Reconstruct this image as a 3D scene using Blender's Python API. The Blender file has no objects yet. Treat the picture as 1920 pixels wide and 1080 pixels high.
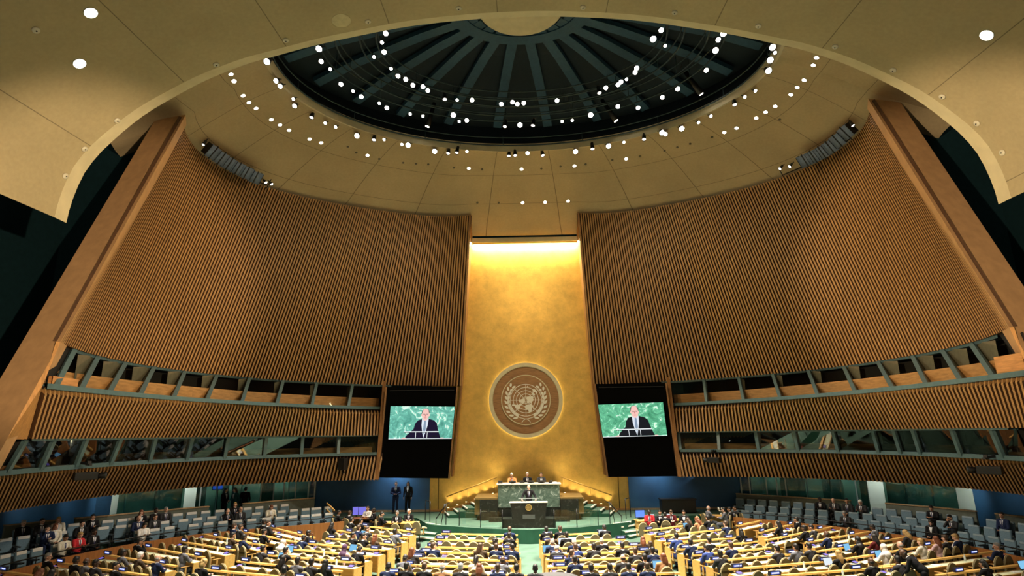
import bpy, bmesh, math, random
from math import sin, cos, pi, radians, degrees, atan2, hypot, sqrt, tan
from mathutils import Vector, Matrix
random.seed(7)
SC = bpy.context.scene
COL = SC.collection
H = 5.1                      # eye height above the hall floor
V = Vector

# ------------------------------------------------------------------ camera
YAW, PITCH, ROLL, FPX = radians(-1.34), radians(13.94), radians(-.653), 1100.0
_F = V((sin(YAW)*cos(PITCH), cos(YAW)*cos(PITCH), sin(PITCH)))
_R0 = V((cos(YAW), -sin(YAW), 0)); _U0 = _R0.cross(_F)
_R = _R0*cos(ROLL) + _U0*sin(ROLL); _U = _U0*cos(ROLL) - _R0*sin(ROLL)
cd = bpy.data.cameras.new('camera'); cam = bpy.data.objects.new('camera', cd); COL.objects.link(cam)
cam.matrix_world = Matrix(((_R.x, _U.x, -_F.x, 0), (_R.y, _U.y, -_F.y, 0), (_R.z, _U.z, -_F.z, H), (0, 0, 0, 1)))
cd.sensor_width = 36; cd.lens = FPX/1920*36; cd.clip_end = 300
SC.camera = cam
def ray(px, py):
    a = _F*FPX + _R*(px-960) + _U*(540-py)
    return a/a.y
def at_z(px, py, z):          # the point of a level plane seen at a photo pixel
    a = ray(px, py); p = a*((z-H)/a.z); return V((p.x, p.y, z))
def at_y(px, py, y):
    p = ray(px, py)*y; return V((p.x, p.y, p.z+H))
def project(p):
    d = V(p)-V((0, 0, H)); w = d.dot(_F)
    return 960+FPX*d.dot(_R)/w, 540-FPX*d.dot(_U)/w

SC.view_settings.view_transform = 'Standard'; SC.view_settings.look = 'None'
SC.view_settings.gamma = 1; SC.view_settings.use_curve_mapping = False
SC.view_settings.exposure = 0.0

# ------------------------------------------------------------------ materials
MATS = {}
def _nt(name):
    m = bpy.data.materials.new(name); m.use_nodes = True
    nt = m.node_tree; b = nt.nodes['Principled BSDF']
    return m, nt, b
def mat(name, col, rough=.6, metal=0., var=.12, scale=6., emit=None, es=1., bump=0., stretch=(1, 1, 1), spec=.5, sheen=0):
    if name in MATS: return MATS[name]
    m, nt, b = _nt(name)
    N, Lk = nt.nodes, nt.links
    tc = N.new('ShaderNodeTexCoord'); mp = N.new('ShaderNodeMapping'); mp.inputs['Scale'].default_value = stretch
    nz = N.new('ShaderNodeTexNoise'); nz.inputs['Scale'].default_value = scale; nz.inputs['Detail'].default_value = 4
    rp = N.new('ShaderNodeValToRGB')
    c = V(col)
    rp.color_ramp.elements[0].position = .3; rp.color_ramp.elements[1].position = .7
    rp.color_ramp.elements[0].color = (*(c*(1-var)), 1); rp.color_ramp.elements[1].color = (*(c*(1+var)), 1)
    Lk.new(tc.outputs['Object'], mp.inputs[0]); Lk.new(mp.outputs[0], nz.inputs['Vector'])
    Lk.new(nz.outputs['Fac'], rp.inputs[0]); Lk.new(rp.outputs[0], b.inputs['Base Color'])
    b.inputs['Roughness'].default_value = rough; b.inputs['Metallic'].default_value = metal
    b.inputs['Specular IOR Level'].default_value = spec
    if emit:
        b.inputs['Emission Color'].default_value = (*emit, 1); b.inputs['Emission Strength'].default_value = es
    if bump:
        bp = N.new('ShaderNodeBump'); bp.inputs['Strength'].default_value = bump
        Lk.new(nz.outputs['Fac'], bp.inputs['Height']); Lk.new(bp.outputs[0], b.inputs['Normal'])
    MATS[name] = m; return m
def glass_mat(name, tint=(.75, .9, .88), refl=.12, rough=.02, fres=1.):
    if name in MATS: return MATS[name]
    m = bpy.data.materials.new(name); m.use_nodes = True; nt = m.node_tree; N, Lk = nt.nodes, nt.links
    N.clear(); o = N.new('ShaderNodeOutputMaterial'); mx = N.new('ShaderNodeMixShader')
    t = N.new('ShaderNodeBsdfTransparent'); g = N.new('ShaderNodeBsdfGlossy')
    t.inputs[0].default_value = (*tint, 1); g.inputs['Roughness'].default_value = rough
    fr = N.new('ShaderNodeFresnel'); fr.inputs[0].default_value = 1.5
    ad = N.new('ShaderNodeMath'); ad.operation = 'MULTIPLY_ADD'; ad.inputs[1].default_value = fres; ad.inputs[2].default_value = refl; ad.use_clamp = True
    Lk.new(fr.outputs[0], ad.inputs[0]); Lk.new(ad.outputs[0], mx.inputs[0])
    Lk.new(t.outputs[0], mx.inputs[1]); Lk.new(g.outputs[0], mx.inputs[2]); Lk.new(mx.outputs[0], o.inputs[0])
    MATS[name] = m; return m
def wood_mat(name, col, stretch=(14, 14, .8), rough=.5, var=.25, scale=1.2):
    return mat(name, col, rough, 0, var, scale, stretch=stretch, bump=.05)
def seam_mat(name, col, nu, nv, wu=.012, wv=.012, rough=.85):
    """plaster panels: joints where the UV crosses whole numbers, a sandy mottle between them"""
    m, nt, b = _nt(name); N, Lk = nt.nodes, nt.links
    tc = N.new('ShaderNodeTexCoord'); sp = N.new('ShaderNodeSeparateXYZ'); Lk.new(tc.outputs['UV'], sp.inputs[0])
    outs = []
    for ax, n, w in ((0, nu, wu), (1, nv, wv)):
        mu = N.new('ShaderNodeMath'); mu.operation = 'MULTIPLY'; mu.inputs[1].default_value = n
        fr = N.new('ShaderNodeMath'); fr.operation = 'FRACT'
        lt = N.new('ShaderNodeMath'); lt.operation = 'LESS_THAN'; lt.inputs[1].default_value = w
        Lk.new(sp.outputs[ax], mu.inputs[0]); Lk.new(mu.outputs[0], fr.inputs[0]); Lk.new(fr.outputs[0], lt.inputs[0]); outs.append(lt)
    mxm = N.new('ShaderNodeMath'); mxm.operation = 'MAXIMUM'
    Lk.new(outs[0].outputs[0], mxm.inputs[0]); Lk.new(outs[1].outputs[0], mxm.inputs[1])
    nz = N.new('ShaderNodeTexNoise'); nz.inputs['Scale'].default_value = .35; nz.inputs['Detail'].default_value = 6
    nf = N.new('ShaderNodeTexNoise'); nf.inputs['Scale'].default_value = 9; nf.inputs['Detail'].default_value = 3
    Lk.new(tc.outputs['Object'], nz.inputs['Vector']); Lk.new(tc.outputs['Object'], nf.inputs['Vector'])
    am = N.new('ShaderNodeMath'); am.operation = 'MULTIPLY_ADD'; am.inputs[1].default_value = .5
    Lk.new(nf.outputs['Fac'], am.inputs[0]); Lk.new(nz.outputs['Fac'], am.inputs[2])
    rp = N.new('ShaderNodeValToRGB'); c = V(col)
    rp.color_ramp.elements[0].position = .45; rp.color_ramp.elements[1].position = 1.0
    rp.color_ramp.elements[0].color = (*(c*.86), 1); rp.color_ramp.elements[1].color = (*(c*1.12), 1)
    Lk.new(am.outputs[0], rp.inputs[0])
    mc = N.new('ShaderNodeMix'); mc.data_type = 'RGBA'
    Lk.new(mxm.outputs[0], mc.inputs['Factor']); Lk.new(rp.outputs[0], mc.inputs['A'])
    mc.inputs['B'].default_value = (*(c*.5), 1)
    Lk.new(mc.outputs['Result'], b.inputs['Base Color']); b.inputs['Roughness'].default_value = rough
    b.inputs['Specular IOR Level'].default_value = .25
    MATS[name] = m; return m
def gold_mat():
    m, nt, b = _nt('gold_tiles'); N, Lk = nt.nodes, nt.links
    tc = N.new('ShaderNodeTexCoord')
    mp = N.new('ShaderNodeMapping'); mp.inputs['Rotation'].default_value = (radians(90), 0, 0)
    Lk.new(tc.outputs['Object'], mp.inputs[0])
    br = N.new('ShaderNodeTexBrick'); br.inputs['Scale'].default_value = 22; br.inputs['Mortar Size'].default_value = .03
    br.inputs['Color1'].default_value = (.84, .555, .15, 1); br.inputs['Color2'].default_value = (.76, .49, .125, 1)
    br.inputs['Mortar'].default_value = (.66, .42, .10, 1)
    Lk.new(mp.outputs[0], br.inputs['Vector'])
    nz = N.new('ShaderNodeTexNoise'); nz.inputs['Scale'].default_value = 1.3; nz.inputs['Detail'].default_value = 7; nz.inputs['Roughness'].default_value = .7
    Lk.new(tc.outputs['Object'], nz.inputs['Vector'])
    rp = N.new('ShaderNodeValToRGB'); rp.color_ramp.elements[0].position = .3; rp.color_ramp.elements[0].color = (.72, .72, .72, 1)
    rp.color_ramp.elements[1].position = .7; rp.color_ramp.elements[1].color = (1.1, 1.1, 1.1, 1)
    Lk.new(nz.outputs['Fac'], rp.inputs[0])
    mu = N.new('ShaderNodeMix'); mu.data_type = 'RGBA'; mu.blend_type = 'MULTIPLY'; mu.inputs['Factor'].default_value = 1
    Lk.new(br.outputs['Color'], mu.inputs['A']); Lk.new(rp.outputs[0], mu.inputs['B'])
    Lk.new(mu.outputs['Result'], b.inputs['Base Color'])
    b.inputs['Metallic'].default_value = .55; b.inputs['Roughness'].default_value = .42
    bp = N.new('ShaderNodeBump'); bp.inputs['Strength'].default_value = .25; bp.inputs['Distance'].default_value = .02
    Lk.new(nz.outputs['Fac'], bp.inputs['Height']); Lk.new(bp.outputs[0], b.inputs['Normal'])
    MATS['gold'] = m; return m
def marble_mat(name, dark, mid, vein, scale=2.2, rough=.25, emit=0.):
    m, nt, b = _nt(name); N, Lk = nt.nodes, nt.links
    tc = N.new('ShaderNodeTexCoord')
    nz = N.new('ShaderNodeTexNoise'); nz.inputs['Scale'].default_value = scale; nz.inputs['Detail'].default_value = 8
    nz.inputs['Distortion'].default_value = 2.2; nz.inputs['Roughness'].default_value = .62
    Lk.new(tc.outputs['Object'], nz.inputs['Vector'])
    rp = N.new('ShaderNodeValToRGB'); e = rp.color_ramp.elements
    e[0].position = .3; e[0].color = (*dark, 1); e[1].position = .56; e[1].color = (*mid, 1)
    x = e.new(.63); x.color = (*vein, 1); x = e.new(.67); x.color = (*mid, 1); x = e.new(.9); x.color = (*dark, 1)
    Lk.new(nz.outputs['Fac'], rp.inputs[0]); Lk.new(rp.outputs[0], b.inputs['Base Color'])
    b.inputs['Roughness'].default_value = rough
    if emit:
        b.inputs['Base Color'].default_value = (0, 0, 0, 1); Lk.new(rp.outputs[0], b.inputs['Emission Color']); b.inputs['Emission Strength'].default_value = emit
    MATS[name] = m; return m
def glow(name, col, s):
    return mat(name, (.5, .5, .5), .4, emit=col, es=s, var=.02)

# ------------------------------------------------------------------ mesh helper
class MB:
    def __init__(self): self.v = []; self.f = []; self.mi = []; self.sm = []; self.uv = {}
    def add(self, verts, faces, mi=0, smooth=False, M=None):
        b = len(self.v)
        for p in verts:
            p = V(p); self.v.append(M @ p if M else p)
        for f in faces: self.f.append([b+i for i in f]); self.mi.append(mi); self.sm.append(smooth)
        return self
    def box(self, lo, hi, mi=0, M=None, bev=0.):
        x0, y0, z0 = lo; x1, y1, z1 = hi
        if bev:
            bm = bmesh.new(); bmesh.ops.create_cube(bm, size=1)
            for w in bm.verts: w.co = V(((x0+x1)/2+w.co.x*(x1-x0), (y0+y1)/2+w.co.y*(y1-y0), (z0+z1)/2+w.co.z*(z1-z0)))
            bmesh.ops.bevel(bm, geom=bm.edges[:], offset=bev, segments=2, affect='EDGES', profile=.5)
            bm.verts.index_update()
            self.add([w.co for w in bm.verts], [[w.index for w in f.verts] for f in bm.faces], mi, False, M); bm.free(); return self
        vs = [(x0, y0, z0), (x1, y0, z0), (x1, y1, z0), (x0, y1, z0), (x0, y0, z1), (x1, y0, z1), (x1, y1, z1), (x0, y1, z1)]
        return self.add(vs, [(3, 2, 1, 0), (4, 5, 6, 7), (0, 1, 5, 4), (1, 2, 6, 5), (2, 3, 7, 6), (3, 0, 4, 7)], mi, False, M)
    def hexa(self, bot, top, mi=0, M=None):      # two quads joined
        return self.add(list(bot)+list(top), [(3, 2, 1, 0), (4, 5, 6, 7), (0, 1, 5, 4), (1, 2, 6, 5), (2, 3, 7, 6), (3, 0, 4, 7)], mi, False, M)
    def tube(self, pts, r, n=8, mi=0, M=None, caps=True):
        pts = [V(p) for p in pts]; rs = r if isinstance(r, (list, tuple)) else [r]*len(pts)
        vs, fs = [], []
        up = V((0, 0, 1))
        for i, p in enumerate(pts):
            d = (pts[min(i+1, len(pts)-1)]-pts[max(i-1, 0)]).normalized()
            a = d.cross(up if abs(d.z) < .95 else V((1, 0, 0))).normalized(); b = d.cross(a)
            for k in range(n):
                t = 2*pi*k/n; vs.append(p+(a*cos(t)+b*sin(t))*rs[i])
        for i in range(len(pts)-1):
            for k in range(n):
                k2 = (k+1) % n; fs.append((i*n+k, i*n+k2, (i+1)*n+k2, (i+1)*n+k))
        if caps: fs.append(tuple(range(n))[::-1]); fs.append(tuple((len(pts)-1)*n+k for k in range(n)))
        return self.add(vs, fs, mi, True, M)
    def bar(self, p, q, w, h, mi=0, up=V((0, 0, 1))):
        p, q = V(p), V(q); d = (q-p).normalized(); a = d.cross(up).normalized()*w/2; b = a.cross(d).normalized()*h/2
        return self.hexa([p-a-b, p+a-b, p+a+b, p-a+b], [q-a-b, q+a-b, q+a+b, q-a+b], mi)
    def lathe(self, prof, n=16, mi=0, M=None, smooth=True, caps=True):
        vs, fs = [], []
        for r, z in prof:
            for k in range(n): t = 2*pi*k/n; vs.append((r*cos(t), r*sin(t), z))
        for i in range(len(prof)-1):
            for k in range(n):
                k2 = (k+1) % n; fs.append((i*n+k, i*n+k2, (i+1)*n+k2, (i+1)*n+k))
        if caps and prof[0][0] > 1e-5: fs.append(tuple(range(n))[::-1])
        if caps and prof[-1][0] > 1e-5: fs.append(tuple((len(prof)-1)*n+k for k in range(n)))
        return self.add(vs, fs, mi, smooth, M)
    def ball(self, c, r, n=12, m=8, mi=0, M=None):
        c = V(c); r = r if isinstance(r, (list, tuple)) else (r, r, r)
        vs, fs = [], []
        for i in range(m+1):
            a = pi*i/m
            for k in range(n): t = 2*pi*k/n; vs.append((c.x+r[0]*sin(a)*cos(t), c.y+r[1]*sin(a)*sin(t), c.z+r[2]*cos(a)))
        for i in range(m):
            for k in range(n):
                k2 = (k+1) % n; fs.append((i*n+k, (i+1)*n+k, (i+1)*n+k2, i*n+k2))
        return self.add(vs, fs, mi, True, M)
    def prism(self, poly, z0, z1, mi=0, M=None, smooth=False):   # poly in xy
        n = len(poly)
        vs = [(x, y, z0) for x, y in poly]+[(x, y, z1) for x, y in poly]
        fs = [tuple(range(n))[::-1], tuple(range(n, 2*n))]+[(i, (i+1) % n, n+(i+1) % n, n+i) for i in range(n)]
        return self.add(vs, fs, mi, smooth, M)
    def loft(self, A, B, mi=0, smooth=False, closed=False):        # strip of quads between two point rows
        n = len(A); vs = list(A)+list(B)
        r = range(n if closed else n-1)
        return self.add(vs, [(i, (i+1) % n, n+(i+1) % n, n+i) for i in r], mi, smooth)
    def mesh(self, name, mats):
        me = bpy.data.meshes.new(name)
        me.from_pydata([tuple(p) for p in self.v], [], self.f)
        for m in (mats if isinstance(mats, (list, tuple)) else [mats]): me.materials.append(m)
        me.polygons.foreach_set('material_index', self.mi); me.polygons.foreach_set('use_smooth', self.sm)
        if self.uv:
            ul = me.uv_layers.new(name='UVMap')
            for lp in me.loops: ul.data[lp.index].uv = self.uv.get(lp.vertex_index, (0.5, 0.5))
        me.update(); return me
    def build(self, name, mats, parent=None, recalc=False):
        me = self.mesh(name, mats)
        if recalc:
            bm = bmesh.new(); bm.from_mesh(me); bmesh.ops.recalc_face_normals(bm, faces=bm.faces); bm.to_mesh(me); bm.free()
        return link(name, me, parent)
def link(name, me, parent=None):
    o = bpy.data.objects.new(name, me); COL.objects.link(o)
    if parent: o.parent = parent
    return o
def empty(name, loc=(0, 0, 0), rz=0., label=None, cat=None, group=None):
    o = bpy.data.objects.new(name, None); COL.objects.link(o); o.location = loc; o.rotation_euler = (0, 0, rz)
    o.empty_display_size = .2
    tag(o, label, cat, group); return o
LABELS = {}
def tag(o, label=None, cat=None, group=None, kind=None):
    if label: o['label'] = label
    if cat: o['category'] = cat
    if group: o['group'] = group
    if kind: o['kind'] = kind
    return o
def struct(o, label=None):
    o['kind'] = 'structure'
    if label: o['label'] = label
    return o
KIDS = {}
def copy_tree(o, parent=None):
    c = o.copy(); COL.objects.link(c)
    if parent: c.parent = parent
    for ch in o.children: copy_tree(ch, c)
    return c
_ORD = 'zeroth first second third fourth fifth sixth seventh eighth ninth tenth eleventh twelfth thirteenth fourteenth fifteenth sixteenth seventeenth eighteenth nineteenth'.split()
_TEN = {2: 'twent', 3: 'thirt', 4: 'fort', 5: 'fift', 6: 'sixt', 7: 'sevent', 8: 'eight', 9: 'ninet'}
def ordw(n):
    if n < 20: return _ORD[n]
    t, u = divmod(n, 10)
    return _TEN[t]+('ieth' if u == 0 else 'y-'+_ORD[u])
# ------------------------------------------------------------------ the shell: curved slatted walls
YC = 22.0
_POLY = {'B': (-2.42, -.074, 1.261, (11.6313, -20.2502, 3.2062, 2.1613, 18.1336)),
         'C': (1.58, -.284, 1.011, (-.7532, 3.2537, -1.0432, 14.6976)),
         'D': (3.0, -.252, 1.314, (-.4155, .8753, -1.9741, 2.3118, 16.0465)),
         'T': (13.6, .05, 1.318, (-13.1734, 36.9169, -26.2117, -8.8363, 11.9287, 14.2346))}
def _rad(k, t):
    z, a, b, c = _POLY[k]
    def ev(x):
        r = 0
        for q in c: r = r*x+q
        return r
    if t < a: return ev(a)+(t-a)*min(max((ev(a+.02)-ev(a))/.02, -1.5), 1.5)
    if t > b: return ev(b)+(t-b)*(ev(b)-ev(b-.02))/.02
    return ev(t)
def wall_pt(k, t, s, out=0.):
    """a point on one of the wall's level lines; s = -1 left, 1 right; out moves it behind the wall face"""
    if k in ('A', 'H'):
        w = .35 if k == 'A' else .605
        r = _rad('B', t)*(1-w)+_rad('C', t)*w; z = -1.02 if k == 'A' else 0.
    else:
        r = _rad(k, t); z = _POLY[k][0]
    x, y = r*cos(t), YC+r*sin(t)
    if k == 'D' and y > 34.5:            # the lower edge never reaches the gold wall
        y2 = 34.5+(y-34.5)*.55; z *= y2/y; x *= y2/y; y = y2
    d = V((x, y-YC, 0)).normalized()*out
    return V((s*(x+d.x), y+d.y, z+H))
def theta_at(k, px, s, out=0.):
    lo, hi = -.45, 1.4
    f = lambda t: project(wall_pt(k, t, s, out))[0]
    for _ in range(40):
        m = (lo+hi)/2
        if (f(m) < px) == (s < 0): lo = m
        else: hi = m
    return (lo+hi)/2
def linmap(a, b):
    return lambda t: a[1]+(t-a[0])*(b[1]-a[1])/(b[0]-a[0])

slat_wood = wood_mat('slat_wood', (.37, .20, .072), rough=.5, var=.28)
slat_side_shaded = wood_mat('slat_side_shaded', (.075, .033, .012), rough=.6)  # darker copy of the slat wood: shade of the gaps put into the colour
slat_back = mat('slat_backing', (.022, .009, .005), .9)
strip_wood = wood_mat('strip_wood', (.27, .13, .045), rough=.5)
wood_end = wood_mat('wood_end_panel', (.50, .25, .08), rough=.45)
pillar_mat = mat('pillar_board', (.55, .32, .15), .6, scale=3, var=.1)
teal = mat('teal_frame', (.075, .135, .15), .45)
gold = gold_mat()
plaster = seam_mat('dome_plaster', (.46, .365, .215), 1, 1)
blue_wall = mat('blue_wall', (.03, .10, .20), .55, scale=.6, var=.25)
dark_teal = mat('dark_teal_wall', (.004, .018, .023), .9, spec=.1)
black = mat('black_fabric', (.004, .004, .005), .7)
carpet = mat('green_carpet', (.078, .138, .105), .95, scale=1.5, var=.15, spec=.1)
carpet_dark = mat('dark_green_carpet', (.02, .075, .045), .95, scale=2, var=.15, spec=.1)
wood_desk = wood_mat('desk_oak', (.73, .42, .115), stretch=(1, 12, 12), rough=.4, var=.15)
wood_red = wood_mat('partition_wood', (.36, .14, .04), rough=.4, var=.2)

def arc_thetas(k, m, t0, t1, s, step):
    """parameters of slats set at equal steps along a level line"""
    ts = [t0+(t1-t0)*i/400 for i in range(401)]; P = [wall_pt(k, t, s) for t in ts]
    L = [0]
    for i in range(400): L.append(L[-1]+(P[i+1]-P[i]).length)
    n = int(L[-1]/step); out = []; j = 0
    for i in range(n+1):
        d = L[-1]*(i+.5)/(n+1)
        while j < 399 and L[j+1] < d: j += 1
        out.append(ts[j]+(ts[j+1]-ts[j])*(d-L[j])/max(L[j+1]-L[j], 1e-6))
    return out
def slat_wall(name, kb, kt, m, t0, t1, s, label, step=.19, tooth=False, depth=.22, wid=.092):
    mb = MB(); ti = t0+(.022 if kb == 'D' else 0)      # the backing starts behind the pillar's corner
    ts = [ti+(t1-ti)*i/90 for i in range(91)]
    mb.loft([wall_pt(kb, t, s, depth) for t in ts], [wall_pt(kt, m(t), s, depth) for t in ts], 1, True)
    for t in arc_thetas(kb, m, t0+(.004 if kb == 'D' else 0), t1, s, step):
        b, u = wall_pt(kb, t, s), wall_pt(kt, m(t), s)
        tb = (wall_pt(kb, t+.004, s)-b).normalized(); tu = (wall_pt(kt, m(t)+.004, s)-u).normalized()
        ax = (u-b).normalized(); nb = tb.cross(ax).normalized(); nu = tu.cross(ax).normalized()
        if nb.dot(V((0, YC+2, b.z))-b) > 0: nb = -nb
        if nu.dot(V((0, YC+2, u.z))-u) > 0: nu = -nu
        w = wid/2; wt = min(w, w*1.0)
        if tooth:                      # battens end in a slanted point under the sill
            u2 = u-ax*.36
            q = lambda p, tt, nn: [p-tt*w, p+tt*w, p+tt*w+nn*depth, p-tt*w+nn*depth]
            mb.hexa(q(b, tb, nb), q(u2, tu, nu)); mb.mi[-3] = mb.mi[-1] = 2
            tip = u-ax*.12+nu*.08
            mb.add(q(u2, tu, nu)+[tip], [(0, 1, 4), (1, 2, 4), (2, 3, 4), (3, 0, 4)])
        else:
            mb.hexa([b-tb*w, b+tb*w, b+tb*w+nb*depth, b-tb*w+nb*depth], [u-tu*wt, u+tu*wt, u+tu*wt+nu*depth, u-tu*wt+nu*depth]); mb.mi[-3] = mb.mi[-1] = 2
    return struct(mb.build(name, [slat_wood, slat_back, slat_side_shaded], recalc=True), label)
SIDES = ((-1, 'left'), (1, 'right'))
mT = linmap((-.252, .05), (1.314, 1.318))
mC = linmap((-.30, -.26), (1.06, 1.02))
def band_map(kb, kt, pairs, s):
    a, b = [(theta_at(kb, p if s < 0 else 1974-p, s), theta_at(kt, q if s < 0 else 1974-q, s)) for p, q in pairs]
    return linmap(a, b)
BM = {}
for s, sd in SIDES:
    m2 = band_map('H', 'C', ((142, 180), (600, 608)), s); m3 = band_map('B', 'A', ((150, 187), (600, 612)), s); BM[s] = (m2, m3)
    slat_wall(f'wall_{sd}_upper', 'D', 'T', mT, -.252, 1.314, s, f'tall curved {sd} wall of vertical wooden slats above the upper booth windows')
    tA = theta_at('C', 719 if s < 0 else 1257, s); 
    inv2 = lambda u, m=m2: (u-m(0))/(m(1)-m(0))
    slat_wall(f'wall_{sd}_middle', 'H', 'C', m2, inv2(-.284), inv2(tA), s, f'wooden slat band on the {sd} between the two rows of booth windows', tooth=True)
    inv3 = lambda u, m=m3: (u-m(0))/(m(1)-m(0))
    slat_wall(f'wall_{sd}_lower', 'B', 'A', m3, -.30, theta_at('B', 711 if s < 0 else 1272, s), s, f'lowest wooden slat band on the {sd} hanging over the gallery seats', tooth=True)

# rails above and below the booth windows
def rail(name, k, t0, t1, s, dz0, dz1, out0, out1, m, label):
    mb = MB(); ts = [t0+(t1-t0)*i/60 for i in range(61)]
    z = V((0, 0, 1))
    a = [wall_pt(k, t, s, out0)+z*dz0 for t in ts]; b = [wall_pt(k, t, s, out0)+z*dz1 for t in ts]
    c = [wall_pt(k, t, s, out1)+z*dz1 for t in ts]; d = [wall_pt(k, t, s, out1)+z*dz0 for t in ts]
    for p, q in ((a, b), (b, c), (c, d), (d, a)): mb.loft(p, q, 0, False)
    return struct(mb.build(name, m, recalc=True), label)
glass = glass_mat('booth_glass', (.72, .82, .8), .10, .02, 1.); glass_up = glass_mat('booth_glass_clear', (.85, .9, .89), .012, .02, 0.)
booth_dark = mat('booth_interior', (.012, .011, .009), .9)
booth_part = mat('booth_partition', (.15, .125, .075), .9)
sill_wood = wood_mat('sill_wood', (.50, .24, .085), stretch=(2, 2, 12))
UP_L = [110, 157, 210, 267, 329, 391, 456, 521, 586, 654, 719]
UP_R = [1255, 1324, 1393, 1461, 1531, 1600.5, 1670, 1733, 1797, 1857, 1909]
UT_L = [139, 184, 236, 289, 347, 407, 468, 531, 594, 661, 724]
UT_R = [1250, 1320, 1385, 1449, 1515.5, 1582, 1646, 1711, 1767, 1821, 1866]
LT_L = [49, 102, 163, 227, 292, 361, 428, 500, 568, 636, 709]
LT_R = [1272, 1346, 1416, 1488, 1561, 1636, 1675, 1711, 1784, 1858, 1900]
LO_L = [13, 76, 142, 207, 280, 350, 421, 495.5, 565, 634, 706]
LO_R = [1276, 1349, 1423, 1497, 1572, 1648, 1689, 1726, 1802, 1881, 1925]
wn = 0; tn = 0
for s, sd in SIDES:
    for band, kb, kt, pxs, pxt in (('upper', 'C', 'D', UP_L if s < 0 else UP_R, UT_L if s < 0 else UT_R), ('lower', 'A', 'H', LO_L if s < 0 else LO_R, LT_L if s < 0 else LT_R)):
        th = [theta_at(kb, p, s) for p in pxs]; tq = [theta_at(kt, p, s, .14 if band == 'upper' else .42) for p in pxt]; g_ = glass if band == 'lower' else glass_up
        def tt_map(t, th=th, tq=tq):
            P = sorted(zip(th, tq))
            for (a0, b0), (a1, b1) in zip(P, P[1:]):
                if t <= a1: break
            return b0+(b1-b0)*(t-a0)/(a1-a0)
        t0, t1 = min(th), max(th)
        tn += 1; rail(f'trim_{tn}', kb, t0-.035, t1, s, -.09, .07, -.03, .3, teal, f'teal sill rail under the {band} booth windows on the {sd}')
        tn += 1; rail(f'trim_{tn}', kt, min(tq)-.01, max(tq)+.02, s, -.09 if band == 'upper' else -.06, .02, .14, .45, teal, f'dark teal head rail over the {band} booth windows on the {sd}')
        mm = (lambda t: t) if band == 'upper' else (lambda t: t)
        BD = lambda t, t0=t0: min(3.0, .35+max(0, t-t0)*9)      # the booths run out against the pillar
        # the booths behind: floor, back and ceiling
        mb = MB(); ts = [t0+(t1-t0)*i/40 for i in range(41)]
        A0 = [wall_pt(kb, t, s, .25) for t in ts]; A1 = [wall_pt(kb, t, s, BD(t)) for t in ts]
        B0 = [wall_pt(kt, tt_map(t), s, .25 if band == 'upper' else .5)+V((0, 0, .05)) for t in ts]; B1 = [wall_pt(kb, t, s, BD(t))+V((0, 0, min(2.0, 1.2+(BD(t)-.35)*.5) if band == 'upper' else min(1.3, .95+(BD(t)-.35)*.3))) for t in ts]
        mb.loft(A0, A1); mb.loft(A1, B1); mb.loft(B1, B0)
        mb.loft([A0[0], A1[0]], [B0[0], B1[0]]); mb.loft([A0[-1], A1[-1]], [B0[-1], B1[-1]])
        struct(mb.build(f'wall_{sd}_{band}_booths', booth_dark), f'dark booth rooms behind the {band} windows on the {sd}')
        for i in range(len(th)-1):
            wn += 1
            a, b = th[i], th[i+1]
            e = empty(f'window_{wn}', wall_pt(kb, a, s)); struct(e, f'{band} booth window on the {sd}, {ordw(i+1 if s < 0 else len(th)-1-i)} from its outer end')
            o0 = wall_pt(kb, a, s); 
            def P(k, t, out): return wall_pt(k, t, s, out)-o0
            mb = MB(); n = 4; tt = [a, b]
            mb.loft([P(kb, t, .16 if band == 'upper' else .04)+V((0, 0, .06)) for t in tt], [P(kt, tt_map(t), .2 if band == 'upper' else .5)-V((0, 0, .03)) for t in tt], 0, False)
            mb.build('pane', g_, e)
            mb = MB(); q, r = P(kb, a, .1 if band == 'upper' else .0), P(kt, tt_map(a), .14 if band == 'upper' else .42); mb.bar(q, r, .12, .16, 0, (P(kb, b, 0)-q).normalized()); mb.build('mullion', teal, e)
            mb = MB(); hh = (.62 if band == 'upper' else .36)*(.55 if BD(a) < 1 else 1); oo = min(.95 if band == 'upper' else .75, BD(a)-.15, BD(b)-.15)
            tt = [a+(b-a)*j/n for j in range(n+1)]; zz = V((0, 0, 1)); c0 = [P(kb, t, oo)-zz*.05 for t in tt]; c1 = [P(kb, t, oo)+zz*hh for t in tt]; c2 = [P(kb, t, oo+.12)+zz*hh for t in tt]; c3 = [P(kb, t, oo+.12) for t in tt]
            mb.loft(c0, c1); mb.loft(c1, c2); mb.loft(c2, c3); mb.build('sill_panel', sill_wood, e)
            mb = MB(); q = b if s < 0 else a
            r0 = P(kb, q, .2); dd = ((P(kb, q, 1)-r0).normalized()*.55+V((0, .6, 0))).normalized()*min(1.9, BD(q)*.8); mb.loft([r0, r0+dd], [P(kt, tt_map(q), .25 if band == 'upper' else .5), r0+dd+V((0, 0, 1.25 if band == 'upper' else .95))]); mb.build('booth_partition', booth_part, e)

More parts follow.
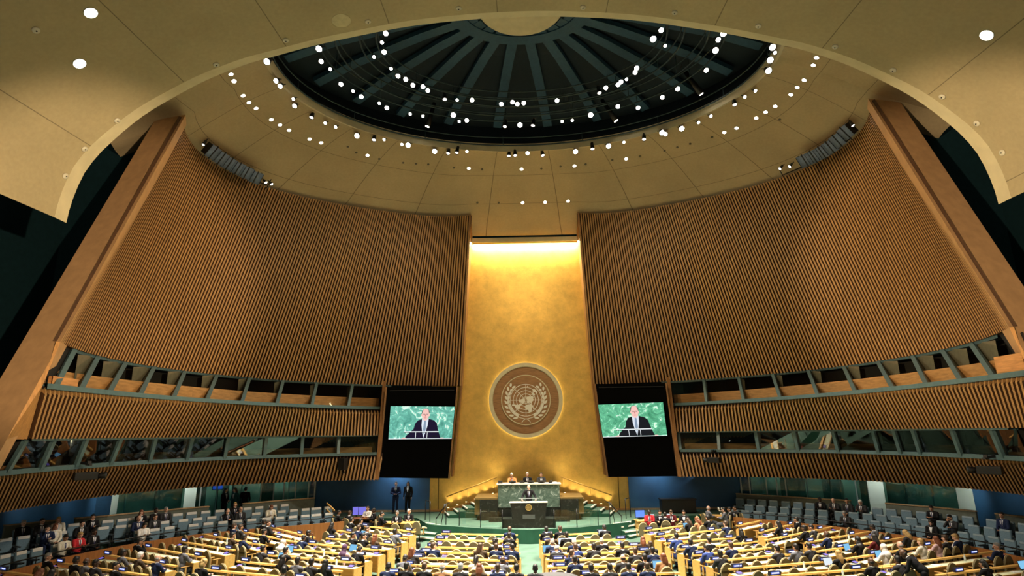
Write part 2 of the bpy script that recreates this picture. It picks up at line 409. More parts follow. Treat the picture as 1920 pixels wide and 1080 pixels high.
# end pillars of leaning board and the plain wood strips beside them
for s, sd in SIDES:
    def edge(zc):          # inner edge, leaning towards the stage as it rises
        f = (zc-3.0)/10.6
        return V((s*(14.84-.05*f), 18.18+4.56*f, zc+H))
    tp, bt = 13.75, -5.1
    mb = MB(); off = V((s*1.55, .3, 0)); back = V((s*.45, .85, 0))
    mb.hexa([edge(bt), edge(bt)+off, edge(bt)+off+back, edge(bt)+back], [edge(tp), edge(tp)+off-V((0, 0, .05)), edge(tp)+off+back, edge(tp)+back])
    struct(mb.build(f'wall_{sd}_pillar', pillar_mat, recalc=True), f'leaning tan end pillar closing the {sd} slatted wall')
    for kb, kt, za, zb in (('H', 'C', 0., 1.58), ('C', 'D', 1.58, 3.0)):
        tn += 1; mb = MB()
        ta = BM[s][0]; 
        if kb == 'H':
            t = (-.284-ta(0))/(ta(1)-ta(0)); p, q = wall_pt('H', t, s, .1), wall_pt('C', -.284, s, .1)
        else: p, q = wall_pt('C', -.284, s, .1), wall_pt('D', -.256, s, .1)
        mb.hexa([edge(za), p, p+V((s*.3, .3, 0)), edge(za)+V((s*.3, .3, 0))], [edge(zb), q, q+V((s*.3, .3, 0)), edge(zb)+V((s*.3, .3, 0))])
        struct(mb.build(f'trim_{tn}', wood_end, recalc=True), f'plain wood end strip of the {sd} wall beside the pillar, {"beside the upper windows" if kb == "C" else "beside the middle slats"}')

# ------------------------------------------------------------------ ceiling over the stage, with its oval opening
RC, RA, RB, RZ = V((0, 23.3, 0)), 11.4, 8.1, 16.0+H
def ring(phi, ka=1., z=RZ): return V((RA*ka*cos(phi), RC.y+RB*ka*sin(phi), z))
mb = MB(); n = 120; m = 10
outer = []
def t_curve_hit(phi):       # where the direction phi from the opening's centre meets the wall top line
    d = V((cos(phi), sin(phi), 0)); best = None
    s = 1 if d.x >= 0 else -1
    if d.y > .0:
        ang = atan2(d.y*RB, abs(d.x)*RA)
        lo, hi = .05, pi/2
        for _ in range(40):
            mm = (lo+hi)/2; p = wall_pt('T', min(mm, 1.318), s)
            if mm > 1.318: p = V((s*3.4*(pi/2-mm)/(pi/2-1.318), 35.25, 13.6+H))
            if atan2(p.y-RC.y, abs(p.x)) < ang: lo = mm
            else: hi = mm
        return p, ang
    return None, 0
for i in range(n+1):
    phi = 2*pi*i/n; p, ang = t_curve_hit(phi)
    if p is None:
        q = ring(phi); k = 15.6/max(abs(q.x), 1e-3) if abs(q.x)/15.6 > abs(q.y-RC.y)/9.3 else 9.3/abs(q.y-RC.y)
        p = V((q.x*k, RC.y+(q.y-RC.y)*k, 13.9+H))
    outer.append(V((p.x, p.y, p.z+.28)))
for j in range(m+2):
    for i in range(n+1):
        phi = 2*pi*i/n; a = ring(phi); b = outer[i]
        f = j/m
        if j <= m: z = a.z+(b.z-a.z)*(f**1.35); p = a.lerp(b, f); p.z = z
        else:      # carried on behind the slats
            d = V((b.x-a.x, b.y-a.y, 0)).normalized(); p = b+d*(1.65 if b.y > 34.6 and abs(b.x) < 5 else 3.2); p.z = b.z-1.15
        mb.uv[len(mb.v)] = (phi/(2*pi)*24+.5, f*2.2+.04); mb.v.append(p)
for j in range(m+1):
    for i in range(n): mb.f.append([j*(n+1)+i, j*(n+1)+i+1, (j+1)*(n+1)+i+1, (j+1)*(n+1)+i]); mb.mi.append(0); mb.sm.append(True)
struct(mb.build('ceiling_dome', plaster), 'sandy plaster ceiling around the oval lighting opening')
mb = MB(); q = [(.235, RZ+3.28), (.30, RZ+3.2), (.30, RZ+3.0), (.235, RZ+3.06)]
for (ka, za), (kb2, zb) in zip(q, q[1:]+q[:1]): mb.loft([ring(2*pi*i/72, ka, za) for i in range(72)], [ring(2*pi*i/72, kb2, zb) for i in range(72)], 0, False, True)
DOME_HUB = mb
# pale lip around the opening
mb = MB(); N2 = 96
pa = [ring(2*pi*i/N2) for i in range(N2)]; pb = [ring(2*pi*i/N2, 1., RZ+.45) for i in range(N2)]
pc = [ring(2*pi*i/N2, .985, RZ-.04) for i in range(N2)]; pd = [ring(2*pi*i/N2, .985, RZ+.45) for i in range(N2)]
mb.loft(pa, pc, 0, False, True); mb.loft(pc, pd, 0, False, True)
cream = mat('cream_edge', (.62, .54, .34), .7, scale=2, var=.08)
tn += 1; struct(mb.build(f'trim_{tn}', cream), 'pale lip around the oval lighting opening')
# inside of the dome
dome_dark = mat('dome_dark', (.004, .014, .024), .8)
rib_mat = mat('dome_rib', (.022, .075, .13), .7)
mb = MB()
pr = [(1.0, RZ+.4), (1.05, RZ+1.8), (.8, RZ+2.5), (.45, RZ+3.2), (.17, RZ+3.55), (.0, RZ+3.6)]
for (ka, za), (kb2, zb) in zip(pr, pr[1:]):
    mb.loft([ring(2*pi*i/N2, ka, za) for i in range(N2)], [ring(2*pi*i/N2, max(kb2, .001), zb) for i in range(N2)], 0, True, True)
struct(mb.build('ceiling_vault_dark', dome_dark), 'dark inside of the lighting dome')
tn += 1; struct(DOME_HUB.build(f'trim_{tn}', rib_mat), 'dark blue ring beam joining the ribs around the cream disc')
for i in range(24):
    phi = 2*pi*(i+.5)/24; mb = MB()
    pts = [ring(phi, k, z-.12) for k, z in ((1.0, RZ+1.75), (.8, RZ+2.4), (.45, RZ+3.1), (.2, RZ+3.4))]
    for a, b in zip(pts, pts[1:]): mb.bar(a, b, .5, .25)
    tn += 1; struct(mb.build(f'trim_{tn}', rib_mat), f'dark blue rib of the lighting dome, {ordw(i+1)} of the ring')
mb = MB(); mb.lathe([(0, 2.84), (1.92, 2.84), (2.0, 2.89), (2.0, 2.97), (0, 3.4)], 48, 0, Matrix.Translation((0, RC.y-.4, RZ)), False)
o = mb.build('ceiling_disc', cream, recalc=True); struct(o, 'round cream disc at the top of the dome where the ribs meet')

# ------------------------------------------------------------------ vaulted ceiling over the audience, its arched edge at y = 17
ARCH = [(.869, .398), (.867, .43), (.861, .463), (.850, .50), (.828, .537), (.798, .571), (.763, .605), (.731, .63), (.695, .653), (.655, .677), (.616, .697), (.55, .724), (.497, .739), (.44, .755), (.356, .775), (.2, .803), (0, .815)]
YA = 17.0
def arch_pts(k=1.0, dz=0.):
    half = [(x*YA*k, z*YA+H+dz) for x, z in ARCH]
    return [(-x, z) for x, z in half]+[(x, z) for x, z in half[::-1][1:]]
def smooth(pts, n=80):
    P = [V((x, z, 0)) for x, z in pts]; L = [0]
    for a, b in zip(P, P[1:]): L.append(L[-1]+(b-a).length)
    out = []
    def cr(i, t):
        p0, p1, p2, p3 = P[max(i-1, 0)], P[i], P[i+1], P[min(i+2, len(P)-1)]
        return .5*((2*p1)+(p2-p0)*t+(2*p0-5*p1+4*p2-p3)*t*t+(3*p1-p0-3*p2+p3)*t**3)
    j = 0
    for k in range(n+1):
        d = L[-1]*k/n
        while j < len(P)-2 and L[j+1] < d: j += 1
        q = cr(j, (d-L[j])/(L[j+1]-L[j])); out.append((q.x, q.y))
    return out
arc = smooth(arch_pts())
mb = MB(); ys = [YA, 13, 9, 5, 1, -4]
for j, y in enumerate(ys):
    for i, (x, z) in enumerate(arc):
        fl = 1+.012*(YA-y)/4
        mb.uv[len(mb.v)] = (i/len(arc)*10+.28, (YA-y)/6.0+.1); mb.v.append(V((x*fl, y, z)))
nn = len(arc)
for j in range(len(ys)-1):
    for i in range(nn-1): mb.f.append([j*nn+i, j*nn+i+1, (j+1)*nn+i+1, (j+1)*nn+i]); mb.mi.append(0); mb.sm.append(True)
vault_m = seam_mat('vault_plaster', (.42, .345, .20), 1, 1, .008, .005)
struct(mb.build('ceiling_vault', vault_m), 'sandy plaster vault over the audience with three downlights')
mb = MB()
A = [V((x, YA, z)) for x, z in arc]; cx = V((0, YA, 9))
B2 = [V((x*(1+.004*abs(x)/14.6), YA+.30+.25*(abs(x)/14.6)**4, z+.02)) for x, z in arc]
C2 = [V((p.x*1.03, p.y+.02, p.z+.4)) for p in B2]
mb.loft(A, B2, 0, True); mb.loft(B2, C2, 0, True)
tn += 1; struct(mb.build(f'trim_{tn}', cream), 'pale arched edge band of the audience vault')
# fill between the arch edge and the outer walls
for s, sd in SIDES:
    mb = MB()
    mb.box((s*21.0-.1, -4, 3.3), (s*21.0+.1, 25.5, 20.5)); mb.box((min(s*16.6, s*21), 24.6, 8.3), (max(s*16.6, s*21), 24.8, 20))
    struct(mb.build(f'wall_{sd}_outer', dark_teal), f'dark unlit outer wall on the {sd} behind the pillar')
mb = MB()
top = C2
mb.loft(top, [V((p.x, p.y, 21.2)) for p in top]); 
struct(mb.build('wall_arch_back', dark_teal), 'dark upstand above the arched ceiling edge')

mb = MB(); mb.box((-24, 42, -.2), (24, 42.2, 22)); mb.box((-24, 24.9, -.2), (-23.8, 42, 22)); mb.box((23.8, 24.9, -.2), (24, 42, 22))  # added dark walls behind everything, so no world light leaks through gaps
struct(mb.build('wall_light_block', dark_teal), 'added dark walls behind the gallery corridors blocking stray world light')
# ------------------------------------------------------------------ gold wall
GY = 37.0
mb = MB(); gx = [-5.95, -5.2, -4.6, -3.9]
zb, zt = .65, 17.65
mb.loft([V((x, GY, zb)) for x in (-5.95, 5.95)], [V((x, GY, zt)) for x in (-5.95, 5.95)])
mb.loft([V((-5.95, GY, zb)), V((-5.95, GY+.3, zb))], [V((-5.95, GY, zt)), V((-5.95, GY+.3, zt))])
for x in (-5.42, 5.36): mb.box((x-.02, GY-.012, zb), (x+.02, GY+.01, zt), 1)
struct(mb.build('wall_gold', [gold, mat('joint_dark', (.05, .03, .005), .8)]), 'tall gold tiled wall behind the speaker rostrum')
# bright cove strip at its head
mb = MB(); mb.box((-4.2, GY-.35, 17.33), (4.2, GY-.25, 17.62))
tn += 1; struct(mb.build(f'trim_{tn}', cream), 'pale cove strip along the head of the gold wall')
# jambs of wood where the slatted walls end beside the gold
for s, sd in SIDES:
    mb = MB()
    top, mid, bot = wall_pt('T', 1.318, s), wall_pt('D', 1.314, s), wall_pt('B', 1.261, s)
    def jam(p, q, w=.1):
        pb, qb = V((p.x, GY-.03, p.z)), V((q.x, GY-.03, q.z))
        mb.hexa([p, pb, pb+V((s*w, 0, 0)), p+V((s*w, 0, 0))], [q, qb, qb+V((s*w, 0, 0)), q+V((s*w, 0, 0))])
    jam(V((mid.x, GY-.5, mid.z)), top); jam(V((bot.x, GY-.75, bot.z)), V((mid.x, GY-.5, mid.z)))
    tn += 1; struct(mb.build(f'trim_{tn}', strip_wood, recalc=True), f'wooden jamb between the gold wall and the {sd} slats')
# ------------------------------------------------------------------ floors
FL, ST = 0.0, .65            # hall floor and stage floor
mb = MB(); mb.box((-21, -4, -.25), (21, 39, 0))
struct(mb.build('floor', carpet), 'green carpet of the hall floor')
front = [(-13.5, 34.6), (-6.2, 34.3), (-5.2, 31.9), (-4.64, 31.5), (-3.6, 31.05), (-2.4, 30.5), (-1.2, 30.12), (0, 29.95), (1.2, 30.12), (2.4, 30.5), (3.5, 31.1), (4.3, 31.6), (5.0, 32.0), (6.2, 34.3), (13.5, 34.6)]
mb = MB(); poly = front+[(13.5, 37.05), (-13.5, 37.05)]
n = len(poly)
vs = [(x, y, 0.001) for x, y in poly]+[(x, y, ST) for x, y in poly]
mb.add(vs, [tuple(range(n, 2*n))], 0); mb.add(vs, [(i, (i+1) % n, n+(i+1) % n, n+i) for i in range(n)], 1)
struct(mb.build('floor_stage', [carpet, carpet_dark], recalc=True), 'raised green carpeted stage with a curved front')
nosing = mat('step_nosing', (.75, .70, .62), .5, var=.05)
def stair(name, noses, depth_dir, label, cat='stairs', base=0., side=None):
    """noses: from the lowest to the highest (left end, right end); each tread reaches back along depth_dir"""
    e = empty(name, noses[0][0]*1, 0, label, cat); e.location.z = base
    o = e.location
    for i, (a, b) in enumerate(noses):
        d = depth_dir if depth_dir else V((math.copysign(max(min(abs(a.x), abs(b.x))-2.96, .1), -a.x), .05, 0))
        z0 = base if i == 0 else noses[i-1][0].z
        mb = MB(); up = V((0, 0, 1))
        lo = V((0, 0, base+.002))
        q = lambda p, z: V((p.x, p.y, z))-o
        mb.hexa([q(a, base+.002), q(b, base+.002), q(b+d, base+.002), q(a+d, base+.002)], [q(a, a.z-.02), q(b, b.z-.02), q(b+d, b.z-.02), q(a+d, a.z-.02)])
        mb.build('step', carpet_dark, e, recalc=True)
        mb = MB(); t = d.normalized()*.07
        mb.hexa([q(a, a.z-.05)-t*.2, q(b, b.z-.05)-t*.2, q(b+t, b.z-.05), q(a+t, a.z-.05)], [q(a, a.z+.005)-t*.2, q(b, b.z+.005)-t*.2, q(b+t, b.z+.005), q(a+t, a.z+.005)])
        mb.build('nosing', nosing, e, recalc=True)
        mb = MB()
        mb.hexa([q(a+t, a.z-.02), q(b+t, b.z-.02), q(b+d, b.z-.02), q(a+d, a.z-.02)], [q(a+t, a.z+.001), q(b+t, b.z+.001), q(b+d, b.z+.001), q(a+d, a.z+.001)])
        mb.build('tread', carpet, e, recalc=True)
    return e
L4 = [((780, 1006.5), (816, 1010)), ((783, 997), (816, 1000)), ((791, 988), (817, 991)), ((797.5, 980), (825, 984))]
R4 = [((1180, 1005), (1208, 998.5)), ((1172, 997), (1208, 991.5)), ((1165, 987.5), (1197, 983)), ((1150, 981.5), (1183, 977.5))]
for nm, P4, lab in (('stage_steps', L4, 'short white-nosed steps up to the stage beside the inner left desks'), ('stage_steps', R4, 'short white-nosed steps up to the stage beside the inner right desks')):
    ns = []
    for i, (a, b) in enumerate(P4):
        z = .16*(i+1)-.0+(.01 if i == 3 else 0); ns.append((at_z(*a, z), at_z(*b, z)))
    stair(nm, ns, V((0.35 if P4 is L4 else -.35, 1.5, 0)), lab)

# ------------------------------------------------------------------ rostrum
green_marble = marble_mat('green_marble', (.045, .085, .065), (.12, .175, .145), (.42, .50, .45))
black_marble = marble_mat('black_marble', (.006, .007, .006), (.010, .012, .010), (.05, .055, .05), 3.0, .3)
desk_pale = mat('pale_desktop', (.72, .66, .55), .4, var=.06)
DY = 33.2
e = empty('dais_desk', (0, DY, ST), 0, 'long high desk of green veined marble where three officials sit', 'desk')
mb = MB(); mb.box((-1.65, 0, .62), (1.65, .16, 1.76), bev=.01); mb.box((-1.65, .16, 1.05), (-1.52, .68, 1.76)); mb.box((1.52, .16, 1.05), (1.65, .68, 1.76)); mb.build('marble_front', green_marble, e)
mb = MB(); mb.box((-1.74, -.05, 1.77), (1.74, .85, 1.83), bev=.01); mb.build('desktop', desk_pale, e)
e = empty('dais_plinth', (0, DY, ST), 0, 'black marble plinth with bronze-topped wings under the green desk', 'plinth')
for s in (-1, 1):
    mb = MB(); mb.box((min(s*1.67, s*2.62), -.25, .02), (max(s*1.67, s*2.62), 2.2, 1.06)); mb.build('wing', black_marble, e)
    mb = MB(); mb.box((min(s*1.67, s*2.9), -.25, 1.06), (max(s*1.67, s*2.9), 2.2, 1.14)); mb.box((min(s*2.62, s*2.9), -.1, .3), (max(s*2.62, s*2.9), 2.2, 1.06)); mb.build('bronze_cap', mat('bronze_panel', (.20, .125, .04), .45, .3), e)
mb = MB(); mb.box((-1.64, .02, .02), (1.64, 2.2, .615)); mb.build('core', black_marble, e)
mb = MB(); mb.box((-2.1, -.75, .004), (2.1, -.27, .2)); mb.build('step', black_marble, e)
# speaker's lectern
e = empty('lectern', (-.02, 30.35, ST), 0, 'black marble speaker lectern with a small gold crest in front of the green desk', 'lectern')
mb = MB(); mb.hexa([(-.72, 0, .004), (.72, 0, .004), (.8, .5, .004), (-.8, .5, .004)], [(-.9, .02, 1.16), (.9, .02, 1.16), (.9, .5, 1.16), (-.9, .5, 1.16)]); mb.build('body', black_marble, e, recalc=True)
mb = MB(); mb.box((-.93, -.02, 1.162), (.93, .55, 1.18)); mb.build('top', desk_pale, e)
for s in (-1, 1):
    mb = MB(); mb.box((min(s*.74, s*1.3), .02, .004), (max(s*.74, s*1.3), .8, .42)); mb.build('side_block', black_marble, e)
crest_gold = mat('crest_gold', (.62, .42, .14), .4, .4)
mb = MB(); M = Matrix.Translation((0, -.005, .95)) @ Matrix.Rotation(pi/2, 4, 'X')
mb.lathe([(.125, .0), (.125, .022), (.15, .022), (.15, 0)], 28, 0, M, False, False); mb.lathe([(.126, .006), (0, .006)], 28, 1, M, False)
for k in range(4): mb.lathe([(.025*(k+1)-.004, .012), (.025*(k+1)+.004, .012)], 24, 0, M, False, False)
for k in range(8): mb.box((.01, -.003, .008), (.11, .003, .014), 0, M @ Matrix.Rotation(k*pi/4, 4, 'Z'))
mb.build('crest', [crest_gold, mat('crest_field', (.14, .07, .03), .6)], e)
mb = MB(); mb.box((-.3, -.012, .42), (.3, .0, .62)); mb.build('plaque', mat('plaque_grey', (.06, .065, .06), .5), e)
mb = MB(); mb.bar((-.5, .12, 1.36), (.5, .12, 1.36), .012, .03); mb.bar((-.5, .12, 1.2), (-.5, .12, 1.36), .012, .012); mb.bar((.5, .12, 1.2), (.5, .12, 1.36), .012, .012); mb.build('reading_rail', mat('clear_edge', (.55, .62, .62), .2), e)
for x in (-.16, .17):
    mb = MB(); mb.tube([(x, .2, 1.2), (x*1.1, .16, 1.34), (x*.8, .2, 1.42)], .008, 6); mb.ball((x*.8, .2, 1.43), .018); mb.build('microphone', black, e)
mb = MB(); mb.box((-.9, 0, 0), (.9, .75, .2)); o = mb.build('standing_platform', carpet_dark); o.location = (0, 30.95, ST+.002); tag(o, 'low carpeted platform the speaker stands on behind the lectern', 'platform')
# stairs up to the dais at both sides, five broad treads each, with gold dwarf walls and handrails behind them
GPZ = .75
for s, lab in ((-1, 'left'), (1, 'right')):
    ns = []
    for i in range(5):
        x0 = s*(4.85-.5*i); z = ST+.17*(i+1)
        ns.append((V((x0, 35.6, z)), V((x0-s*.42, 34.1, z))))
    if s < 0: pass
    st = stair('dais_stairs', ns, None, f'green carpeted stairs climbing from the {lab} stage side to the dais', base=ST)
    mb = MB()
    P = lambda x, z, y=35.75: V((s*x, y, ST+z))
    rail_gold = mat('brass_rail', (.75, .48, .14), .35, .6)
    e = empty('handrail', (s*4.85, 35.75, ST), 0, f'slim brass handrail over the {lab} dais stairs', 'handrail')
    o = V((s*4.85, 35.75, ST))
    mb = MB(); mb.tube([P(4.75, .95)-o, P(1.85, 2.0)-o], .03, 8); mb.build('rail', rail_gold, e)
    for x, zf, zt in ((4.75, .0, .95), (3.55, .5, 1.38), (2.0, 1.0, 1.95)):
        mb = MB(); mb.tube([P(x, zf+.05)-o, P(x, zt)-o], .018, 6); mb.build('post', rail_gold, e)
    mb = MB()
    mb.hexa([P(5.1, .003, 36.05), P(1.75, .003, 36.05), P(1.75, .003, 36.2), P(5.1, .003, 36.2)], [P(5.1, .12, 36.05), P(1.75, 1.12, 36.05), P(1.75, 1.12, 36.2), P(5.1, .12, 36.2)])
    o2 = mb.build('stair_skirting', wood_end, recalc=True); tag(o2, f'sloping wooden skirting between the {lab} dais stairs and the gold wall', 'skirting')
mb = MB(); mb.box((-5.9, 36.9, ST), (-5.0, 36.97, ST+.1)); mb.box((5.0, 36.9, ST), (5.9, 36.97, ST+.1)); struct(mb.build('baseboard_gold', wood_end), 'wooden baseboard at the foot of the gold wall')
# stage edge handrails of black tube with glass infill
steel = mat('black_steel', (.012, .012, .013), .35, .5)
rail_glass = glass_mat('rail_glass', (.86, .93, .9), .02)
def guard(name, pts, label, h=1.0, glassy=True):
    e = empty(name, pts[0], 0, label, 'handrail'); o = pts[0]
    for p in pts:
        mb = MB(); mb.tube([p-o, p-o+V((0, 0, h))], .022, 6); mb.build('post', steel, e)
    if glassy:
        mb = MB()
        for a, b in zip(pts, pts[1:]): mb.add([a-o+V((0, 0, .08)), b-o+V((0, 0, .08)), b-o+V((0, 0, h-.02)), a-o+V((0, 0, h-.02))], [(0, 1, 2, 3)])
        mb.build('glass_panel', rail_glass, e)
    else:
        mb = MB(); mb.tube([p-o+V((0, 0, h)) for p in pts], .025, 8); mb.build('rail', steel, e)
G = lambda px, py: at_z(px, py, ST)
guard('stage_guard', [G(861, 986), G(901, 989.5), G(942, 991.5)], 'glass guard on slim black posts along the stage front, before the left dais stairs', .85)
guard('stage_guard', [G(1039.5, 991), G(1082, 988.5), G(1122, 985)], 'glass guard on slim black posts along the stage front, before the right dais stairs', .85)
for s, p0, p1, lab in ((-1, (817, 1008), (836, 984), 'left'), (1, (1167, 1003), (1144, 982), 'right')):
    a = at_z(*p0, .02); b = G(*p1)
    e = empty('step_rail', a, 0, f'sloping black handrail beside the {lab} stage steps', 'handrail')
    mb = MB(); mb.tube([V((0, 0, 0)), V((0, 0, .9))], .022, 6); mb.build('post', steel, e)
    mb = MB(); mb.tube([b-a, b-a+V((0, 0, 1.0))], .022, 6); mb.tube([b-a+V((s*.25, .1, 0)), b-a+V((s*.1, .1, 1.0))], .02, 6); mb.build('post', steel, e)
    mb = MB(); mb.tube([V((0, 0, .9)), b-a+V((0, 0, 1.0)), b-a+V((-s*.1, .5, 1.0))], .028, 8); mb.build('rail', steel, e)
    c = at_z(806 if s < 0 else 1174, 978 if s < 0 else 973, ST)
    guard('stage_post', [c, c+V((s*.35, .6, 0))], f'black guard rail at the back corner of the {lab} stage steps', 1.0, False)

# ------------------------------------------------------------------ world emblem on the gold wall
C0 = at_y(986, 750, GY); 
em = empty('wall_emblem', (C0.x, GY, C0.z), 0, 'great round wooden emblem with white world map and olive branches on the gold wall', 'emblem')
W2 = lambda: Matrix.Rotation(pi/2, 4, 'X')      # local z of the discs points to the hall
R0 = 2.27
emb_wood = mat('emblem_wood', (.33, .175, .075), .45, scale=2.5, var=.25, stretch=(1, 1, 6))
emb_rim = mat('emblem_rim', (.66, .62, .45), .5, var=.06); emb_white = mat('emblem_white', (.85, .85, .82), .5, var=.03)
mb = MB(); mb.lathe([(R0*.895, .0), (R0*.895, .26), (R0*.91, .30), (R0, .30), (R0, .13), (R0*.97, .13), (R0*.895, .0)], 72, 0, W2(), False, False); mb.build('outer_rim', emb_rim, em)
mb = MB(); mb.lathe([(R0*.86, .02), (R0*.95, .02), (R0*.95, .10), (R0*.985, .10), (R0*.985, .02)], 72, 0, W2(), False, False); mb.build('halo_strip', glow('halo_light', (1, .84, .45), 6.), em)
mb = MB(); mb.lathe([(R0*.9, .06), (R0*.9, .16), (0, .16)], 72, 0, W2(), False); mb.build('back_disc', emb_wood, em)
mb = MB(); mb.lathe([(R0*.655, .18), (R0*.655, .30), (0, .30)], 72, 0, W2(), False); o = mb.build('inner_disc', emb_wood, em)
mb = MB(); mb.lathe([(R0*.648, .18), (R0*.648, .33), (R0*.672, .33), (R0*.672, .18)], 72, 0, W2(), False, False); mb.build('inner_ring', emb_rim, em)
# map grid centred a little below the disc's middle
RM = .425*R0; cy = -.01*R0
mb = MB(); Mz = W2() @ Matrix.Translation((0, cy, .305))
for k in range(1, 6):
    r = RM*k/5; mb.lathe([(r-.018, 0), (r-.018, .02), (r+.018, .02), (r+.018, 0)], 56, 0, Mz, False, False)
for k in range(8): mb.box((.06, -.016, 0), (RM, .016, .02), 0, Mz @ Matrix.Rotation(k*pi/4, 4, 'Z'))
mb.build('map_grid', emb_white, em)
mb = MB()
lands = [[(-.1, .1), (-.3, .06), (-.46, -.02), (-.42, -.12), (-.3, -.16), (-.24, -.28), (-.14, -.2), (-.05, -.1), (-.06, 0)],
         [(-.36, -.22), (-.5, -.3), (-.86, -.26), (-.9, -.33), (-.72, -.36), (-.62, -.5), (-.46, -.58), (-.36, -.5), (-.38, -.36), (-.3, -.28)],
         [(.02, .12), (.12, .24), (.26, .2), (.36, .26), (.5, .2), (.46, .08), (.52, .0), (.42, -.08), (.36, -.2), (.22, -.16), (.12, -.22), (.06, -.12), (.1, 0)],
         [(-.08, -.42), (.02, -.3), (.2, -.28), (.38, -.26), (.44, -.36), (.38, -.5), (.4, -.62), (.28, -.76), (.18, -.78), (.14, -.62), (-.02, -.56)],
         [(.42, .3), (.52, .26), (.6, .34), (.5, .46), (.42, .42)], [(.4, .56), (.52, .7), (.64, .62), (.76, .5), (.7, .4), (.6, .48), (.5, .5)],
         [(.48, -.44), (.52, -.5), (.48, -.6), (.44, -.54)], [(.08, .84), (.16, .8), (.14, .88), (.1, .9)]]
for L in lands:
    mb = MB(); mb.prism([(x*RM, y*RM) for x, y in L], .005, .035, 0, Mz); mb.build('continent', emb_white, em)
for s in (-1, 1):
    mb = MB()
    for k in range(9):
        for io in (0, 1):
            a = radians(-66+k*13.2); rr = R0*(.52+.02*sin(k)) if io else R0*.485
            c = V((s*rr*cos(a), rr*sin(a), 0)); tng = V((-s*sin(a), cos(a), 0)); nrm = V((s*cos(a), sin(a), 0))
            d = (tng+nrm*(.55 if io else -.35)).normalized(); n2 = V((-d.y, d.x, 0)); Lf = R0*(.15-.004*k); wd = R0*.032
            pts = [c-d*.0*Lf, c+d*Lf*.35+n2*wd, c+d*Lf*.75+n2*wd*.7, c+d*Lf, c+d*Lf*.7-n2*wd*.8, c+d*Lf*.3-n2*wd]
            mb.prism([(p.x, p.y) for p in pts], 0, .022, 0, W2() @ Matrix.Translation((0, 0, .31)))
    st = []
    for k in range(14): a = radians(-100+k*9.5); st.append((s*R0*.5*cos(a), R0*.5*sin(a)-(.03 if k < 2 else 0), .318))
    mb.tube([W2() @ V(p) for p in st], .022, 6)
    mb.tube([W2() @ V(p) for p in ((s*-.02, -R0*.5, .318), (s*-.18, -R0*.55, .318), (s*-.26, -R0*.6, .318))], .022, 6)
    mb.build('olive_branch', emb_white, em)

